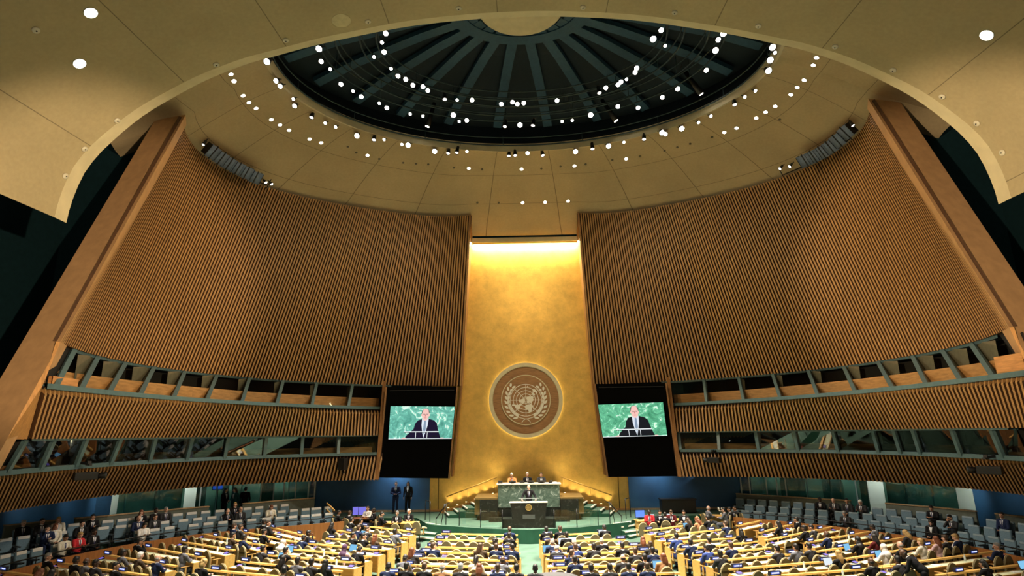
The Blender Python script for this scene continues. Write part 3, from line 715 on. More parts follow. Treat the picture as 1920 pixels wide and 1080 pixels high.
# ------------------------------------------------------------------ black screen towers either side of the gold
scr_black = mat('screen_black', (.0012, .0012, .0014), .8, spec=.05)
def emi(name, col, s=1.):
    return mat(name, (.0, .0, .0), .6, var=0, emit=col, es=s, spec=.1)
for s, sd, q, dq in ((-1, 'left', [(711, 895.5), (840, 897), (856, 725), (726, 726)], [(728.3, 823.5), (847, 822.5), (852.8, 762.5), (732.5, 761.5)]),
                (1, 'right', [(1141, 894.5), (1270, 893), (1247, 718), (1117, 720)], [(1130.5, 820), (1251, 817), (1243, 754.2), (1121.3, 759)])):
    ys = (35.2, 36.0) if s < 0 else (36.0, 35.2)
    Q = [at_y(*q[0], ys[0]-.05), at_y(*q[1], ys[1]-.05), at_y(*q[2], ys[1]-.15), at_y(*q[3], ys[0]-.15)]
    nrm = (Q[1]-Q[0]).cross(Q[3]-Q[0]).normalized()
    if nrm.y > 0: nrm = -nrm
    o = Q[0].copy(); e = empty('screen_tower', o, 0, f'tall black screen tower hanging on the {sd} of the gold wall', 'tower')
    mb = MB(); bk = -nrm*.35
    mb.hexa([p-o for p in (Q[0], Q[1], Q[1]+bk, Q[0]+bk)], [p-o for p in (Q[3], Q[2], Q[2]+bk, Q[3]+bk)]); mb.build('housing', scr_black, e, recalc=True)
    mb = MB(); a, b = Q[3].lerp(Q[0], .04)-o+nrm*.05, Q[2].lerp(Q[1], .04)-o+nrm*.05; mb.bar(a.lerp(b, .04), a.lerp(b, .97), .1, .05); mb.build('top_rail', steel, e)
    for i, j in ((0, 3), (1, 2)):
        mb = MB(); k = (Q[1]-Q[0]).normalized()*(.05 if i else -.05); mb.bar(Q[i]-o+k+nrm*.02, Q[j]-o+k+nrm*.02, .09, .14, 0, nrm); mb.build('wood_edge', strip_wood, e)
    px0, px1 = (708, 722) if s < 0 else (1273, 1252)
    p0, p1 = wall_pt('B', theta_at('B', px0, s), s, -.02), wall_pt('D', theta_at('D', px1, s), s, -.02)
    mb = MB(); w3 = V((s*.14, 0, 0)); b3 = V((s*.25, 1.3, 0)); zt3 = V((0, 0, .25))
    mb.hexa([p0-w3*.3, p0+w3*1.1, p0+w3*1.1+b3, p0-w3*.3+b3], [p1-w3*.3+zt3, p1+w3*1.1+zt3, p1+w3*1.1+b3+zt3, p1-w3*.3+b3+zt3])
    struct(mb.build(f'trim_tower_{sd}', strip_wood, recalc=True), f'wooden edge strip between the {sd} booth windows and the screen tower')
    # the picture
    def on_plane(px, py):
        a = ray(px, py); base = Q[0]+nrm*.17; c = V((0, 0, H)); t = (base-c).dot(nrm)/a.dot(nrm); return c+a*t
    D = [on_plane(*p) for p in dq]
    t = empty('video_screen', D[0], 0, f'lit video screen on the {sd} tower showing a speaker in a suit before green marble', 'screen'); o = D[0].copy()
    mb = MB(); bk = -nrm*.09; G2 = [p+(p-(D[0]+D[2])/2).normalized()*.03 for p in D]
    mb.hexa([p-o-nrm*.005 for p in (G2[0], G2[1])]+[p-o+bk for p in (G2[1], G2[0])], [p-o-nrm*.005 for p in (G2[3], G2[2])]+[p-o+bk for p in (G2[2], G2[3])]); mb.build('bezel', scr_black, t, recalc=True)
    def uv(u, v, l=0): return D[0].lerp(D[1], u).lerp(D[3].lerp(D[2], u), v)-o+nrm*(.004+.004*l)
    def poly(mb, pts, l, mi):
        n = len(pts); mb.add([uv(x, y, l) for x, y in pts], [tuple(range(n))], mi)
    def ell(cx, cy, rx, ry, n=20): return [(cx+rx*cos(2*pi*k/n), cy+ry*sin(2*pi*k/n)) for k in range(n)]
    mk = marble_mat(f'screen_marble_{sd}', (.03, .19, .17) if s < 0 else (.02, .18, .10), (.12, .42, .38) if s < 0 else (.10, .42, .28), (.70, .95, .9), 1.7, .4, 1.0)
    mb = MB(); poly(mb, [(0, 0), (1, 0), (1, 1), (0, 1)], 0, 0)
    suit = emi('picture_suit_'+sd, (.012, .008, .03) if s < 0 else (.010, .012, .016), 1); shirt = emi('picture_shirt', (.75, .82, .92), 1); tie = emi('picture_tie', (.25, .33, .45), 1)
    skin = emi('picture_skin', (.95, .58, .52), 1); hair = emi('picture_hair', (.12, .10, .10), 1); wht = emi('picture_white', (.85, .9, .92), 1); dk = emi('picture_dark', (.01, .012, .015), 1); lip = emi('picture_lip', (.7, .25, .25), 1)
    mats = [mk, suit, shirt, tie, skin, hair, wht, dk, lip]
    c = .55
    poly(mb, [(c-.30, .02), (c-.27, .12), (c-.17, .30), (c-.15, .47), (c-.11, .57), (c-.02, .62), (c+.05, .62), (c+.14, .57), (c+.19, .48), (c+.21, .32), (c+.25, .1), (c+.27, .02)], 1, 1)
    poly(mb, [(c-.05, .62), (c+.055, .62), (c+.045, .4), (c+.02, .2), (c-.005, .03), (c-.03, .2), (c-.05, .42)], 2, 2)
    poly(mb, [(c-.012, .56), (c+.016, .56), (c+.022, .3), (c-.002, .12), (c-.022, .3)], 3, 3)
    poly(mb, ell(c, .80, .062, .135), 2, 5); poly(mb, ell(c, .735, .058, .175), 3, 4); poly(mb, ell(c, .86, .045, .065), 4, 4)
    poly(mb, ell(c-.06, .73, .01, .03), 3, 4); poly(mb, ell(c+.06, .73, .01, .03), 3, 4)
    for k in (-1, 1): poly(mb, ell(c+k*.022, .755, .016, .018, 12), 5, 7); poly(mb, ell(c+k*.022, .755, .011, .011, 10), 6, 4)
    poly(mb, [(c-.006, .755), (c+.006, .755), (c+.010, .69), (c-.010, .69)], 5, 8); poly(mb, ell(c, .645, .02, .012, 12), 5, 8)
    poly(mb, [(.23, .205), (.78, .205), (.78, .235), (.23, .235)], 5, 6); poly(mb, [(.23, .19), (.78, .19), (.78, .205), (.23, .205)], 5, 7)
    for x in (.42, .6): poly(mb, [(x-.004, .03), (x+.004, .03), (x+.004, .2), (x-.004, .2)], 6, 6)
    poly(mb, [(.68, .06), (.76, .06), (.76, .1), (.68, .1)], 6, 7)
    poly(mb, [(0, 0), (1, 0), (1, .018), (0, .018)], 5, 6)
    poly(mb, ell(.24, .025, .035, .02, 12), 6, 4); poly(mb, ell(.84, .025, .03, .015, 12), 6, 4)
    mb.build('picture', mats, t)

# ------------------------------------------------------------------ gallery shells either side: fronts, tiers, back panels, glass and blue walls
def row_fn(z, picks, s):
    P = sorted((atan2(p.y-YC, abs(p.x)), hypot(p.x, p.y-YC)) for p in (at_z(x, y, z) for x, y in picks))
    def f(t):
        if t <= P[0][0]: return P[0][1]
        if t >= P[-1][0]: return P[-1][1]
        for (a, ra), (b, rb) in zip(P, P[1:]):
            if a <= t <= b: return ra+(rb-ra)*(t-a)/max(b-a, 1e-6)
    # smoothed
    return lambda t: sum(f(t+d) for d in (-.12, -.06, 0, .06, .12))/5
def gp(f, t, s, z, out=0.):
    r = f(t)+out; return V((s*r*cos(t), YC+r*sin(t), z))
ZW, ZF, ZM, ZK = H-4.25, H-3.9, H-3.74, H-3.56
ZT = {-1: {'F': ZF-.95, 'M': ZM-.95, 'K': ZK-.95}, 1: {'F': H-4.08-.95, 'M': H-3.90-.95, 'K': H-3.70-.95}}      # tier floors
GAL = {-1: dict(
    W=(ZW, [(0, 1040), (75, 1040), (165, 1035), (211, 1027), (253, 1018), (320, 1008), (374, 999), (415, 994), (513, 984), (607, 974)]),
    F=(ZF, [(44, 1034), (71, 1029), (292, 991), (310, 989), (366, 983), (398, 980), (447, 976), (501, 972), (548, 968.5), (594, 966)]),
    M=(ZM, [(16, 1006), (31, 1003), (197, 992.5), (211, 989.8), (252, 984.5), (284, 980.3), (347, 974), (380, 972), (483, 962), (532, 958), (594, 953)]),
    K=(ZK, [(103, 990), (184, 978), (198, 977), (253, 970.5), (271, 969), (304, 966), (336, 964), (386, 960), (467, 951.7), (515, 949)])),
  1: dict(
    W=(ZW, [(1408, 973), (1440, 976), (1527, 982), (1568, 989), (1632, 995.5), (1722, 1008), (1800, 1020), (1837, 1026), (1884, 1037), (1920, 1046)]),
    F=(ZF, [(1414, 960.5), (1449, 962), (1485, 964), (1539, 968), (1612, 975.5), (1653, 979.4), (1688, 983), (1733, 989), (1832, 1002), (1850, 1005.5), (1872, 1009), (1892, 1013), (1911, 1018)]),
    M=(ZM, [(1440, 950.7), (1472, 952.5), (1506, 954), (1540, 957.5), (1615, 963), (1651, 966), (1685, 969), (1721, 973), (1780, 979.5), (1842, 988), (1882, 994.5), (1907, 998)]),
    K=(ZK, [(1444, 939.5), (1476, 941), (1509, 943.7), (1541, 945.5), (1668, 958), (1707, 959.5), (1725, 961), (1787, 966.7), (1805, 969), (1870, 976.7), (1912, 983)]))}
GF = {}
panel_m = mat('gallery_panel', (.10, .115, .09), .6, var=.15); tan_edge = wood_mat('panel_edge', (.36, .24, .12))
wall_gap = mat('corridor_dark', (.012, .02, .02), .8)
column_m = mat('white_column', (.62, .68, .56), .6, scale=.8, var=.1)
for s, sd in SIDES:
    d = GAL[s]; F = {k: row_fn(ZT[s][k]+.95 if k != 'W' else ZW, p, s) for k, (z, p) in d.items()}
    off = F['F']; wf = F['W']
    F['W'] = lambda t, a=wf, b=off: min(a(t), b(t)-.74)
    F['M'] = lambda t, a=F['M'], b=off: max(a(t), b(t)+.86)
    F['K'] = lambda t, a=F['K'], b=F['M']: max(a(t), b(t)+.86)
    GF[s] = F
    ts = [-.35+i*(.80+.35)/50 for i in range(51)]
    z1, z2, z3 = ZT[s]['F']-.004, ZT[s]['M']-.004, ZT[s]['K']-.004
    # tier floors
    mb = MB()
    L = [[gp(F['W'], t, s, .02, .04) for t in ts], [gp(F['W'], t, s, z1, .04) for t in ts], [gp(F['F'], t, s, z1, .33) for t in ts], [gp(F['F'], t, s, z2, .33) for t in ts], [gp(F['M'], t, s, z2, .33) for t in ts], [gp(F['M'], t, s, z3, .33) for t in ts], [gp(F['K'], t, s, z3, 4.2) for t in ts]]
    for a, b in zip(L, L[1:]): mb.loft(a, b)
    struct(mb.build(f'floor_gallery_{sd}', carpet), f'green stepped floor of the {sd} side gallery')
    mb = MB(); a = [gp(F['W'], t, s, 0.) for t in ts]; b = [gp(F['W'], t, s, ZW) for t in ts]; c = [gp(F['W'], t, s, ZW, .07) for t in ts]; dd = [gp(F['W'], t, s, 0., .07) for t in ts]
    mb.loft(a, b); mb.loft(b, c); mb.loft(c, dd); mb.loft([a[0], a[-1]], [b[0], b[-1]])if 0 else None
    struct(mb.build(f'wall_{sd}_partition', wood_red), f'curved wooden partition between the {sd} desks and the side gallery')
    # slim handrail on top of the partition
    mb = MB(); mb.tube([gp(F['W'], t, s, ZW+.22, .1) for t in ts], .025, 6)
    e = empty('gallery_rail', gp(F['W'], .2, s, 0), 0, f'thin dark handrail along the front of the {sd} gallery', 'handrail'); o0 = e.location.copy()
    for w in range(len(mb.v)): mb.v[w] = mb.v[w]-o0
    mb.build('rail', steel, e)
    for t in ts[::5]:
        mb = MB(); mb.tube([gp(F['W'], t, s, ZW-.0, .1)-o0, gp(F['W'], t, s, ZW+.22, .1)-o0], .015, 5); mb.build('bracket', steel, e)
    # ceiling under the slatted overhang
    mb = MB(); mb.loft([wall_pt('B', t, s, .12)+V((0, 0, .05)) for t in [x*1.2 for x in ts]], [wall_pt('B', t, s, 6.)+V((0, 0, .25)) for t in [x*1.2 for x in ts]])
    struct(mb.build(f'ceiling_gallery_{sd}', dark_teal), f'dark soffit over the {sd} gallery')

def back_pt(px, s, r=None, out=0.):
    """where a pixel column meets the gallery's back wall"""
    lo, hi = 15., 40.
    for _ in range(40):
        y = (lo+hi)/2; p = at_y(px, 935, y); th = atan2(p.y-YC, abs(p.x)); rr = (22.3 if th < .45 else 22.3-(th-.45)*7.2)+out
        if hypot(p.x, p.y-YC) < rr: lo = y
        else: hi = y
    p.z = 0; return p
panels = {-1: [(10, 106, .0), (142, 392, 0), (455, 590, 0)], 1: [(1380, 1594, 0), (1660, 1829, 0), (1866, 1960, 0)]}
PT = {-1: [(10, 996), (106, 981), (142, 975), (275, 960), (392, 952.5), (455, 946), (590, 940)], 1: [(1380, 932), (1440, 934), (1594, 941), (1660, 946), (1829, 962.5), (1866, 967.5), (1920, 980)]}
bp = 0
for s, sd in SIDES:
    F = GF[s]; ztop = H-3.42 if s < 0 else H-3.52
    kf = F['K']; zb0 = ZT[s]['K']
    for i, (x0, x1, _) in enumerate(panels[s]):
        def th_px(px):
            lo, hi = -.4, .9
            for _ in range(40):
                m = (lo+hi)/2
                if (project(gp(kf, m, s, ztop, .62))[0] < px) == (s < 0): lo = m
                else: hi = m
            return (lo+hi)/2
        t0, t1 = th_px(x0), th_px(x1); tt = [t0+(t1-t0)*k/16 for k in range(17)]
        e = empty('gallery_barrier', gp(kf, (t0+t1)/2, s, zb0, .62), 0, f'low grey panel behind the back row of the {sd} gallery, {["nearest the camera end", "behind the middle seats", "at the stage end"][i if s < 0 else 2-i]}', 'panel'); o = e.location.copy()
        mb = MB(); a = [gp(kf, t, s, zb0, .62)-o for t in tt]; b = [gp(kf, t, s, ztop, .62)-o for t in tt]; c = [gp(kf, t, s, ztop, .7)-o for t in tt]; dd = [gp(kf, t, s, zb0, .7)-o for t in tt]
        mb.loft(a, b); mb.loft(c, dd); mb.loft([a[0], dd[0]], [b[0], c[0]]); mb.loft([a[-1], dd[-1]], [b[-1], c[-1]]); mb.build('panel_face', panel_m, e)
        mb = MB(); b0 = [gp(kf, t, s, ztop-.0, .58)-o for t in tt]; b1 = [gp(kf, t, s, ztop-.0, .74)-o for t in tt]; b2 = [p+V((0, 0, .05)) for p in b1]; b3 = [p+V((0, 0, .05)) for p in b0]
        for p, q in ((b0, b1), (b1, b2), (b2, b3), (b3, b0)): mb.loft(p, q)
        for k in (0, -1): mb.bar(gp(kf, tt[k], s, zb0, .66)-o, gp(kf, tt[k], s, ztop, .66)-o, .12, .12)
        mb.build('top_edge', tan_edge, e)
# blue walls, columns and corridor glass
corr_glass = glass_mat('corridor_glass', (.5, .72, .72), .012, .02, .35)
ZB0, ZB1 = .6, 3.75
mb = MB(); mb.box((-13.2, 36.95, .6), (-5.95, 37.15, 3.6)); struct(mb.build('wall_stage_left', blue_wall), 'plain blue wall on the left of the gold wall')
mb = MB(); mb.box((5.95, 36.95, .6), (13.2, 37.15, 3.6)); struct(mb.build('wall_stage_right', blue_wall), 'plain blue wall on the right of the gold wall')
mb = MB(); mb.box((-13.2, 36.9, .651), (-5.95, 36.96, .76)); mb.box((5.95, 36.9, .651), (13.2, 36.96, .76)); struct(mb.build('baseboard_stage', tan_edge), 'tan baseboard along the blue stage walls')
wall_kinds = {-1: [(-60, 195, 'blue'), (195, 222, 'col'), (222, 345, 'glass'), (345, 367, 'col'), (367, 500, 'glass'), (500, 592, 'glass')],
              1: [(1388, 1480, 'glass'), (1480, 1628, 'glass'), (1630, 1660, 'col'), (1660, 1795, 'glass'), (1795, 1826, 'col'), (1826, 1990, 'blue')]}
MUL = {-1: [235, 290, 375, 405, 435, 452, 488, 512, 531, 553, 577, 589], 1: [1392, 1408, 1440, 1459, 1476, 1516, 1559, 1580, 1608, 1700, 1750]}
cn = gn = 0
for s, sd in SIDES:
    for x0, x1, kd in wall_kinds[s]:
        a, b = back_pt(x0, s), back_pt(x1, s)
        dv = (b-a).normalized(); nv = V((-dv.y, dv.x, 0)); nv = nv if nv.y > 0 or abs(nv.x) > .7 and nv.x*s > 0 else -nv
        def quad(mb, th, z0, z1): mb.hexa([a+V((0, 0, z0)), b+V((0, 0, z0)), b+nv*th+V((0, 0, z0)), a+nv*th+V((0, 0, z0))], [a+V((0, 0, z1)), b+V((0, 0, z1)), b+nv*th+V((0, 0, z1)), a+nv*th+V((0, 0, z1))])
        mb = MB()
        if kd == 'blue': quad(mb, .2, ZB0, ZB1); struct(mb.build(f'wall_{sd}_blue', blue_wall, recalc=True), f'dark blue wall at the camera end of the {sd} gallery')
        elif kd == 'col': cn += 1; quad(mb, .6, ZB0, ZB1); struct(mb.build(f'wall_{sd}_column_{cn}', column_m, recalc=True), f'pale flat column in the glass wall of the {sd} gallery')
        else:
            wn += 1; e = empty(f'window_{wn}', a); struct(e, f'corridor glass wall behind the {sd} gallery, section {ordw(wn)}')
            quad(mb, .03, ZB0, ZB1)
            for k in range(len(mb.v)): mb.v[k] -= a
            mb.build('pane', corr_glass, e, recalc=True)
            for px in MUL[s]:
                if x0-1 <= px <= x1+1:
                    p = back_pt(px, s)-a; mb = MB(); mb.bar(p+V((0, 0, ZB0)), p+V((0, 0, ZB1)), .07, .1, 0, nv); mb.build('mullion', mat('steel_mullion', (.32, .38, .36), .4, .3), e)
            mb = MB(); mb.bar(V((0, 0, ZB1-.55)), b-a+V((0, 0, ZB1-.55)), .07, .06); mb.build('transom', mat('steel_mullion', (.32, .38, .36), .4, .3), e)
    # corridor beyond
    pxs = [-60, 100, 222, 300, 375, 450, 520, 592] if s < 0 else [1388, 1440, 1500, 1560, 1630, 1700, 1800, 1990]
    mb = MB(); A = [back_pt(p, s, out=3.0) for p in pxs]
    mb.loft([p+V((0, 0, .6)) for p in A], [p+V((0, 0, 4)) for p in A])
    for p in ((400, 442, 470, 525) if s < 0 else (1415, 1452, 1530, 1600)):
        q = back_pt(p, s, out=2.2); d = V((q.y-YC, -q.x, 0)).normalized()*.45
        mb.hexa([q-d+V((0, 0, .6)), q+d+V((0, 0, .6)), q+d*.9+V((0, .3, .6)), q-d*.9+V((0, .3, .6))], [q-d+V((0, 0, 4)), q+d+V((0, 0, 4)), q+d*.9+V((0, .3, 4)), q-d*.9+V((0, .3, 4))], 1)
    struct(mb.build(f'wall_{sd}_corridor', [mat('corridor_wall', (.14, .22, .19), .7, scale=.7, var=.5), column_m]), f'dim corridor wall beyond the {sd} glass')
# doors in the blue wall on the left
dn = 0
for px, lab in ((105, 'left'), (165, 'left'), (1880, 'right')):
    s = -1 if px < 960 else 1
    a, b = back_pt(px, s), back_pt(px+24, s); dv = (b-a).normalized(); nv = V((-dv.y, dv.x, 0)); nv = -nv if nv.dot(V((0, 24, 0))-a) < 0 else nv
    dn += 1; e = empty(f'door_{dn}', a+V((0, 0, .6))); struct(e, f'flush dark blue door in the {lab} gallery wall')
    mb = MB(); z = V((0, 0, 1)); q = dv*1.15
    mb.hexa([nv*.0, q, q+nv*.05, nv*.05], [z*2.1, q+z*2.1, q+nv*.05+z*2.1, nv*.05+z*2.1]); mb.build('leaf', mat('door_blue', (.018, .055, .10), .4), e, recalc=True)
    mb = MB(); mb.bar(dv*.15+nv*.1+z*2.0, dv*.9+nv*.1+z*2.0, .06, .05); mb.build('closer', mat('door_closer', (.5, .55, .55), .35, .6), e)
# ------------------------------------------------------------------ people: a few posed figures, each one skin, clothes and hair
SKIN = {'f': mat('skin_fair', (.62, .36, .26), .5, var=.06), 'm': mat('skin_tan', (.40, .21, .125), .5, var=.06), 'd': mat('skin_deep', (.10, .048, .028), .45, var=.08)}
EYE = mat('eye_dark', (.05, .032, .025), .4); LIP = mat('lip', (.35, .12, .10), .5)
SUIT = {'K': ('black', (.008, .008, .010)), 'N': ('navy', (.013, .022, .065)), 'D': ('charcoal', (.03, .03, .034)), 'G': ('grey', (.12, .125, .15)), 'B': ('brown', (.06, .04, .025)),
        'L': ('cream', (.72, .68, .58)), 'W': ('white', (.8, .78, .76)), 'P': ('pale pink', (.62, .42, .45)), 'R': ('red', (.55, .03, .04)), 'U': ('blue', (.035, .06, .22)), 'O': ('tan', (.38, .2, .10)),
        'M': ('maroon', (.10, .012, .015)), 'T': ('teal', (.02, .10, .11)), 'S': ('orange', (.85, .28, .10))}
SUITM = {k: mat('cloth_'+n.replace(' ', '_'), c, .8, var=.15, scale=14, spec=.2) for k, (n, c) in SUIT.items()}
HAIRC = {'k': mat('hair_black', (.008, .007, .007), .5, scale=40), 'b': mat('hair_brown', (.05, .028, .015), .5, scale=40), 'g': mat('hair_grey', (.28, .28, .28), .6, scale=40), 'w': mat('hair_white', (.72, .71, .68), .6, scale=40),
         'y': mat('hair_blonde', (.42, .27, .10), .5, scale=40), 'a': mat('hair_auburn', (.16, .05, .02), .5, scale=40), 'u': mat('scarf_purple', (.07, .03, .08), .8, scale=20)}
SHIRT = mat('shirt_white', (.78, .79, .82), .7, var=.04); TIE = mat('tie_dark', (.03, .03, .10), .5); SHOE = mat('shoe_black', (.008, .008, .008), .3)
def fuse(name, mb, voxel, mats, smooth_it=6):
    me = mb.mesh(name, mats); o = bpy.data.objects.new('tmp', me); COL.objects.link(o)
    m = o.modifiers.new('r', 'REMESH'); m.mode = 'VOXEL'; m.voxel_size = voxel; m.use_smooth_shade = True
    if smooth_it: s = o.modifiers.new('s', 'SMOOTH'); s.factor = .5; s.iterations = smooth_it
    dg = bpy.context.evaluated_depsgraph_get(); out = bpy.data.meshes.new_from_object(o.evaluated_get(dg))
    out.name = name; bpy.data.objects.remove(o); out.materials.clear()
    for q in mats: out.materials.append(q)
    for p in out.polygons: p.use_smooth = True; p.material_index = 0
    return out
def chain(mb, pts, rs, n=12):
    for i in range(len(pts)-1):
        mb.tube([pts[i], pts[i+1]], [rs[i], rs[i+1]], n)
    for p, r in zip(pts, rs): mb.ball(p, r, n, 8)
def hand(mb, wrist, d, up, side, grip=.35):
    """palm, four unequal bent fingers and a thumb at the palm's side"""
    d = V(d).normalized(); up = (V(up)-d*V(up).dot(d)).normalized(); x = d.cross(up)
    M = Matrix((( x.x, d.x, up.x, wrist[0]), (x.y, d.y, up.y, wrist[1]), (x.z, d.z, up.z, wrist[2]), (0, 0, 0, 1)))
    mb.ball((0, .05, 0), (.042, .055, .017), 10, 8, 0, M)
    for i, (fx, L) in enumerate(((-.030, .070), (-.010, .080), (.011, .075), (.031, .058))):
        a = .25+grip; p0 = V((fx, .085, 0)); p1 = p0+V((0, cos(a*.5)*L*.5, -sin(a*.5)*L*.5)); p2 = p1+V((0, cos(a*1.4)*L*.5, -sin(a*1.4)*L*.5))
        mb.tube([M @ p0, M @ p1, M @ p2], [.0105, .0095, .008], 8); mb.ball(M @ p2, .008, 8, 6); mb.ball(M @ p1, .0098, 8, 6)
    sx = -side; p0 = V((sx*.035, .03, -.004)); p1 = p0+V((sx*.03, .032, -.012)); p2 = p1+V((sx*.006, .03, -.012))
    mb.tube([M @ p0, M @ p1, M @ p2], [.013, .0115, .009], 8); mb.ball(M @ p2, .009, 8, 6)
def head(mb, HM):
    mb.ball((0, -.006, .015), (.076, .098, .103), 20, 14, 0, HM); mb.ball((0, .022, -.062), (.056, .066, .066), 16, 10, 0, HM); mb.ball((0, .06, -.108), (.026, .024, .022), 10, 8, 0, HM)
    mb.tube([HM @ V((0, .088, .02)), HM @ V((0, .118, -.03))], [.011, .019], 8); mb.ball((0, .112, -.032), (.018, .016, .014), 8, 6, 0, HM)
    for s in (-1, 1): mb.ball((s*.079, -.008, -.018), (.013, .026, .033), 8, 8, 0, HM); mb.ball((s*.034, .078, .028), (.024, .016, .009), 8, 6, 0, HM); mb.ball((s*.036, .066, -.03), (.022, .02, .02), 8, 6, 0, HM)
    mb.ball((0, .084, -.07), (.024, .012, .008), 8, 6, 0, HM); mb.ball((0, .082, -.083), (.02, .012, .008), 8, 6, 0, HM)
def make_pose(name, pelvis, chest, neck, headc, yaw, pitch, sh, el, wr, kn, an, hands=None, foot=None):
    """all joint places are metres in the figure's own frame, facing +y; pairs are (left, right)"""
    HM = Matrix.Translation(headc) @ Matrix.Rotation(radians(yaw), 4, 'Z') @ Matrix.Rotation(radians(pitch), 4, 'X')
    pelvis, chest, neck, headc = V(pelvis), V(chest), V(neck), V(headc)
    if pelvis.z < .6: el = [(max(-.222, min(.222, p[0])), p[1], p[2]) for p in el]
    mb = MB(); head(mb, HM)
    chain(mb, [chest, neck, HM @ V((0, -.02, -.06))], [.085, .056, .054])
    chain(mb, [pelvis, pelvis.lerp(chest, .5), chest], [.09, .11, .12])
    hips = [pelvis+V((s*.09, 0, -.02)) for s in (-1, 1)]
    for i, s in enumerate((-1, 1)):
        chain(mb, [chest.lerp(neck, .5)+V((s*.06, 0, 0)), V(sh[i]), V(el[i]), V(wr[i])], [.06, .052, .038, .027])
        d = hands[i][0] if hands else V(wr[i])-V(el[i]); up = hands[i][1] if hands else (0, 0, 1)
        hand(mb, wr[i], d, up, s, hands[i][2] if hands and len(hands[i]) > 2 else .2)
        chain(mb, [hips[i], V(kn[i]), V(an[i])], [.085, .055, .038])
        fd = V(foot[i]) if foot else V((0, 1, 0)); chain(mb, [V(an[i])+V((0, 0, -.03)), V(an[i])+fd*.13+V((0, 0, -.05))], [.038, .028])
    body = fuse('person_'+name, mb, .0085, [SKIN['f'], EYE, LIP], 3)
    inv = HM.inverted()
    for p in body.polygons:
        c = inv @ p.center
        if c.y > .06 and abs(c.z-.004) < .0065 and .022 < abs(c.x) < .044: p.material_index = 1
        elif c.y > .07 and abs(c.z+.077) < .010 and abs(c.x) < .026: p.material_index = 2
    # jacket
    mb = MB()
    chain(mb, [pelvis+V((0, .01, .06)), pelvis.lerp(chest, .5)], [.135, .14])
    ax = (neck-pelvis).normalized(); fw = V((0, 1, 0))-ax*ax.y; fw.normalize(); rt = fw.cross(ax)
    M = Matrix(((rt.x, fw.x, ax.x, 0), (rt.y, fw.y, ax.y, 0), (rt.z, fw.z, ax.z, 0), (0, 0, 0, 1)))
    mb.ball((0, 0, 0), (.185, .125, .24), 18, 12, 0, Matrix.Translation(chest-ax*.06) @ M); mb.ball((0, 0, 0), (.17, .13, .2), 18, 12, 0, Matrix.Translation(pelvis.lerp(chest, .35)) @ M)
    chain(mb, [V(sh[0]), chest.lerp(neck, .62), V(sh[1])], [.068, .085, .068])
    for i, s in enumerate((-1, 1)): chain(mb, [V(sh[i]), V(el[i]), V(wr[i])-(V(wr[i])-V(el[i])).normalized()*.015], [.068, .053, .041])
    jacket = fuse('jacket_'+name, mb, .013, [SUITM['K']], 4)
    mb = MB()
    for i, s in enumerate((-1, 1)):
        chain(mb, [hips[i], V(kn[i]), V(an[i])+V((0, 0, .02))], [.092, .072, .055])
    chain(mb, [hips[0], pelvis, hips[1]], [.095, .105, .095])
    trousers = fuse('trousers_'+name, mb, .015, [SUITM['K']], 3)
    mb = MB()
    for i in (0, 1):
        fd = V(foot[i]) if foot else V((0, 1, 0)); a = V(an[i]); mb.tube([a+V((0, 0, -.035))-fd*.05, a+fd*.06+V((0, 0, -.04)), a+fd*.17+V((0, 0, -.055))], [.042, .045, .03], 10); mb.ball(a+fd*.17+V((0, 0, -.055)), .03, 8, 6)
    shoes = mb.mesh('shoes_'+name, [SHOE])
    # collar and shirt front, lying just proud of the jacket
    mb = MB(); mb.lathe([(.066, -.035), (.064, .035), (.058, .035), (.058, -.03)], 16, 0, Matrix.Translation(chest.lerp(neck, .9)+V((0, 0, .0))) @ M)
    def fr(u, v, o=0): return chest-ax*.06+M @ V((u, .125*sqrt(max(0, 1-(v/.26)**2-(u/.19)**2))+.008+o, v))
    rows = [(.062, .17), (.055, .12), (.045, .06), (.03, 0), (.012, -.07), (.002, -.11)]
    for (w, z), (w2, z2) in zip(rows, rows[1:]):
        mb.add([fr(-w, z), fr(w, z), fr(w2, z2), fr(-w2, z2), fr(-w, z, -.03), fr(w, z, -.03), fr(w2, z2, -.03), fr(-w2, z2, -.03)], [(0, 1, 2, 3)[::-1], (0, 3, 7, 4), (1, 5, 6, 2)])
    shirt = mb.mesh('shirt_'+name, [SHIRT])
    mb = MB(); tr = [(.016, .165), (.02, .14), (.013, .13), (.025, .0), (.012, -.09)]
    for (w, z), (w2, z2) in zip(tr, tr[1:]): mb.add([fr(-w, z, .006), fr(w, z, .006), fr(w2, z2, .006), fr(-w2, z2, .006), fr(-w, z, -.01), fr(w, z, -.01), fr(w2, z2, -.01), fr(-w2, z2, -.01)], [(3, 2, 1, 0), (0, 3, 7, 4), (1, 5, 6, 2)])
    tie = mb.mesh('tie_'+name, [TIE])
    return dict(body=body, jacket=jacket, trousers=trousers, shoes=shoes, shirt=shirt, tie=tie, HM=HM)
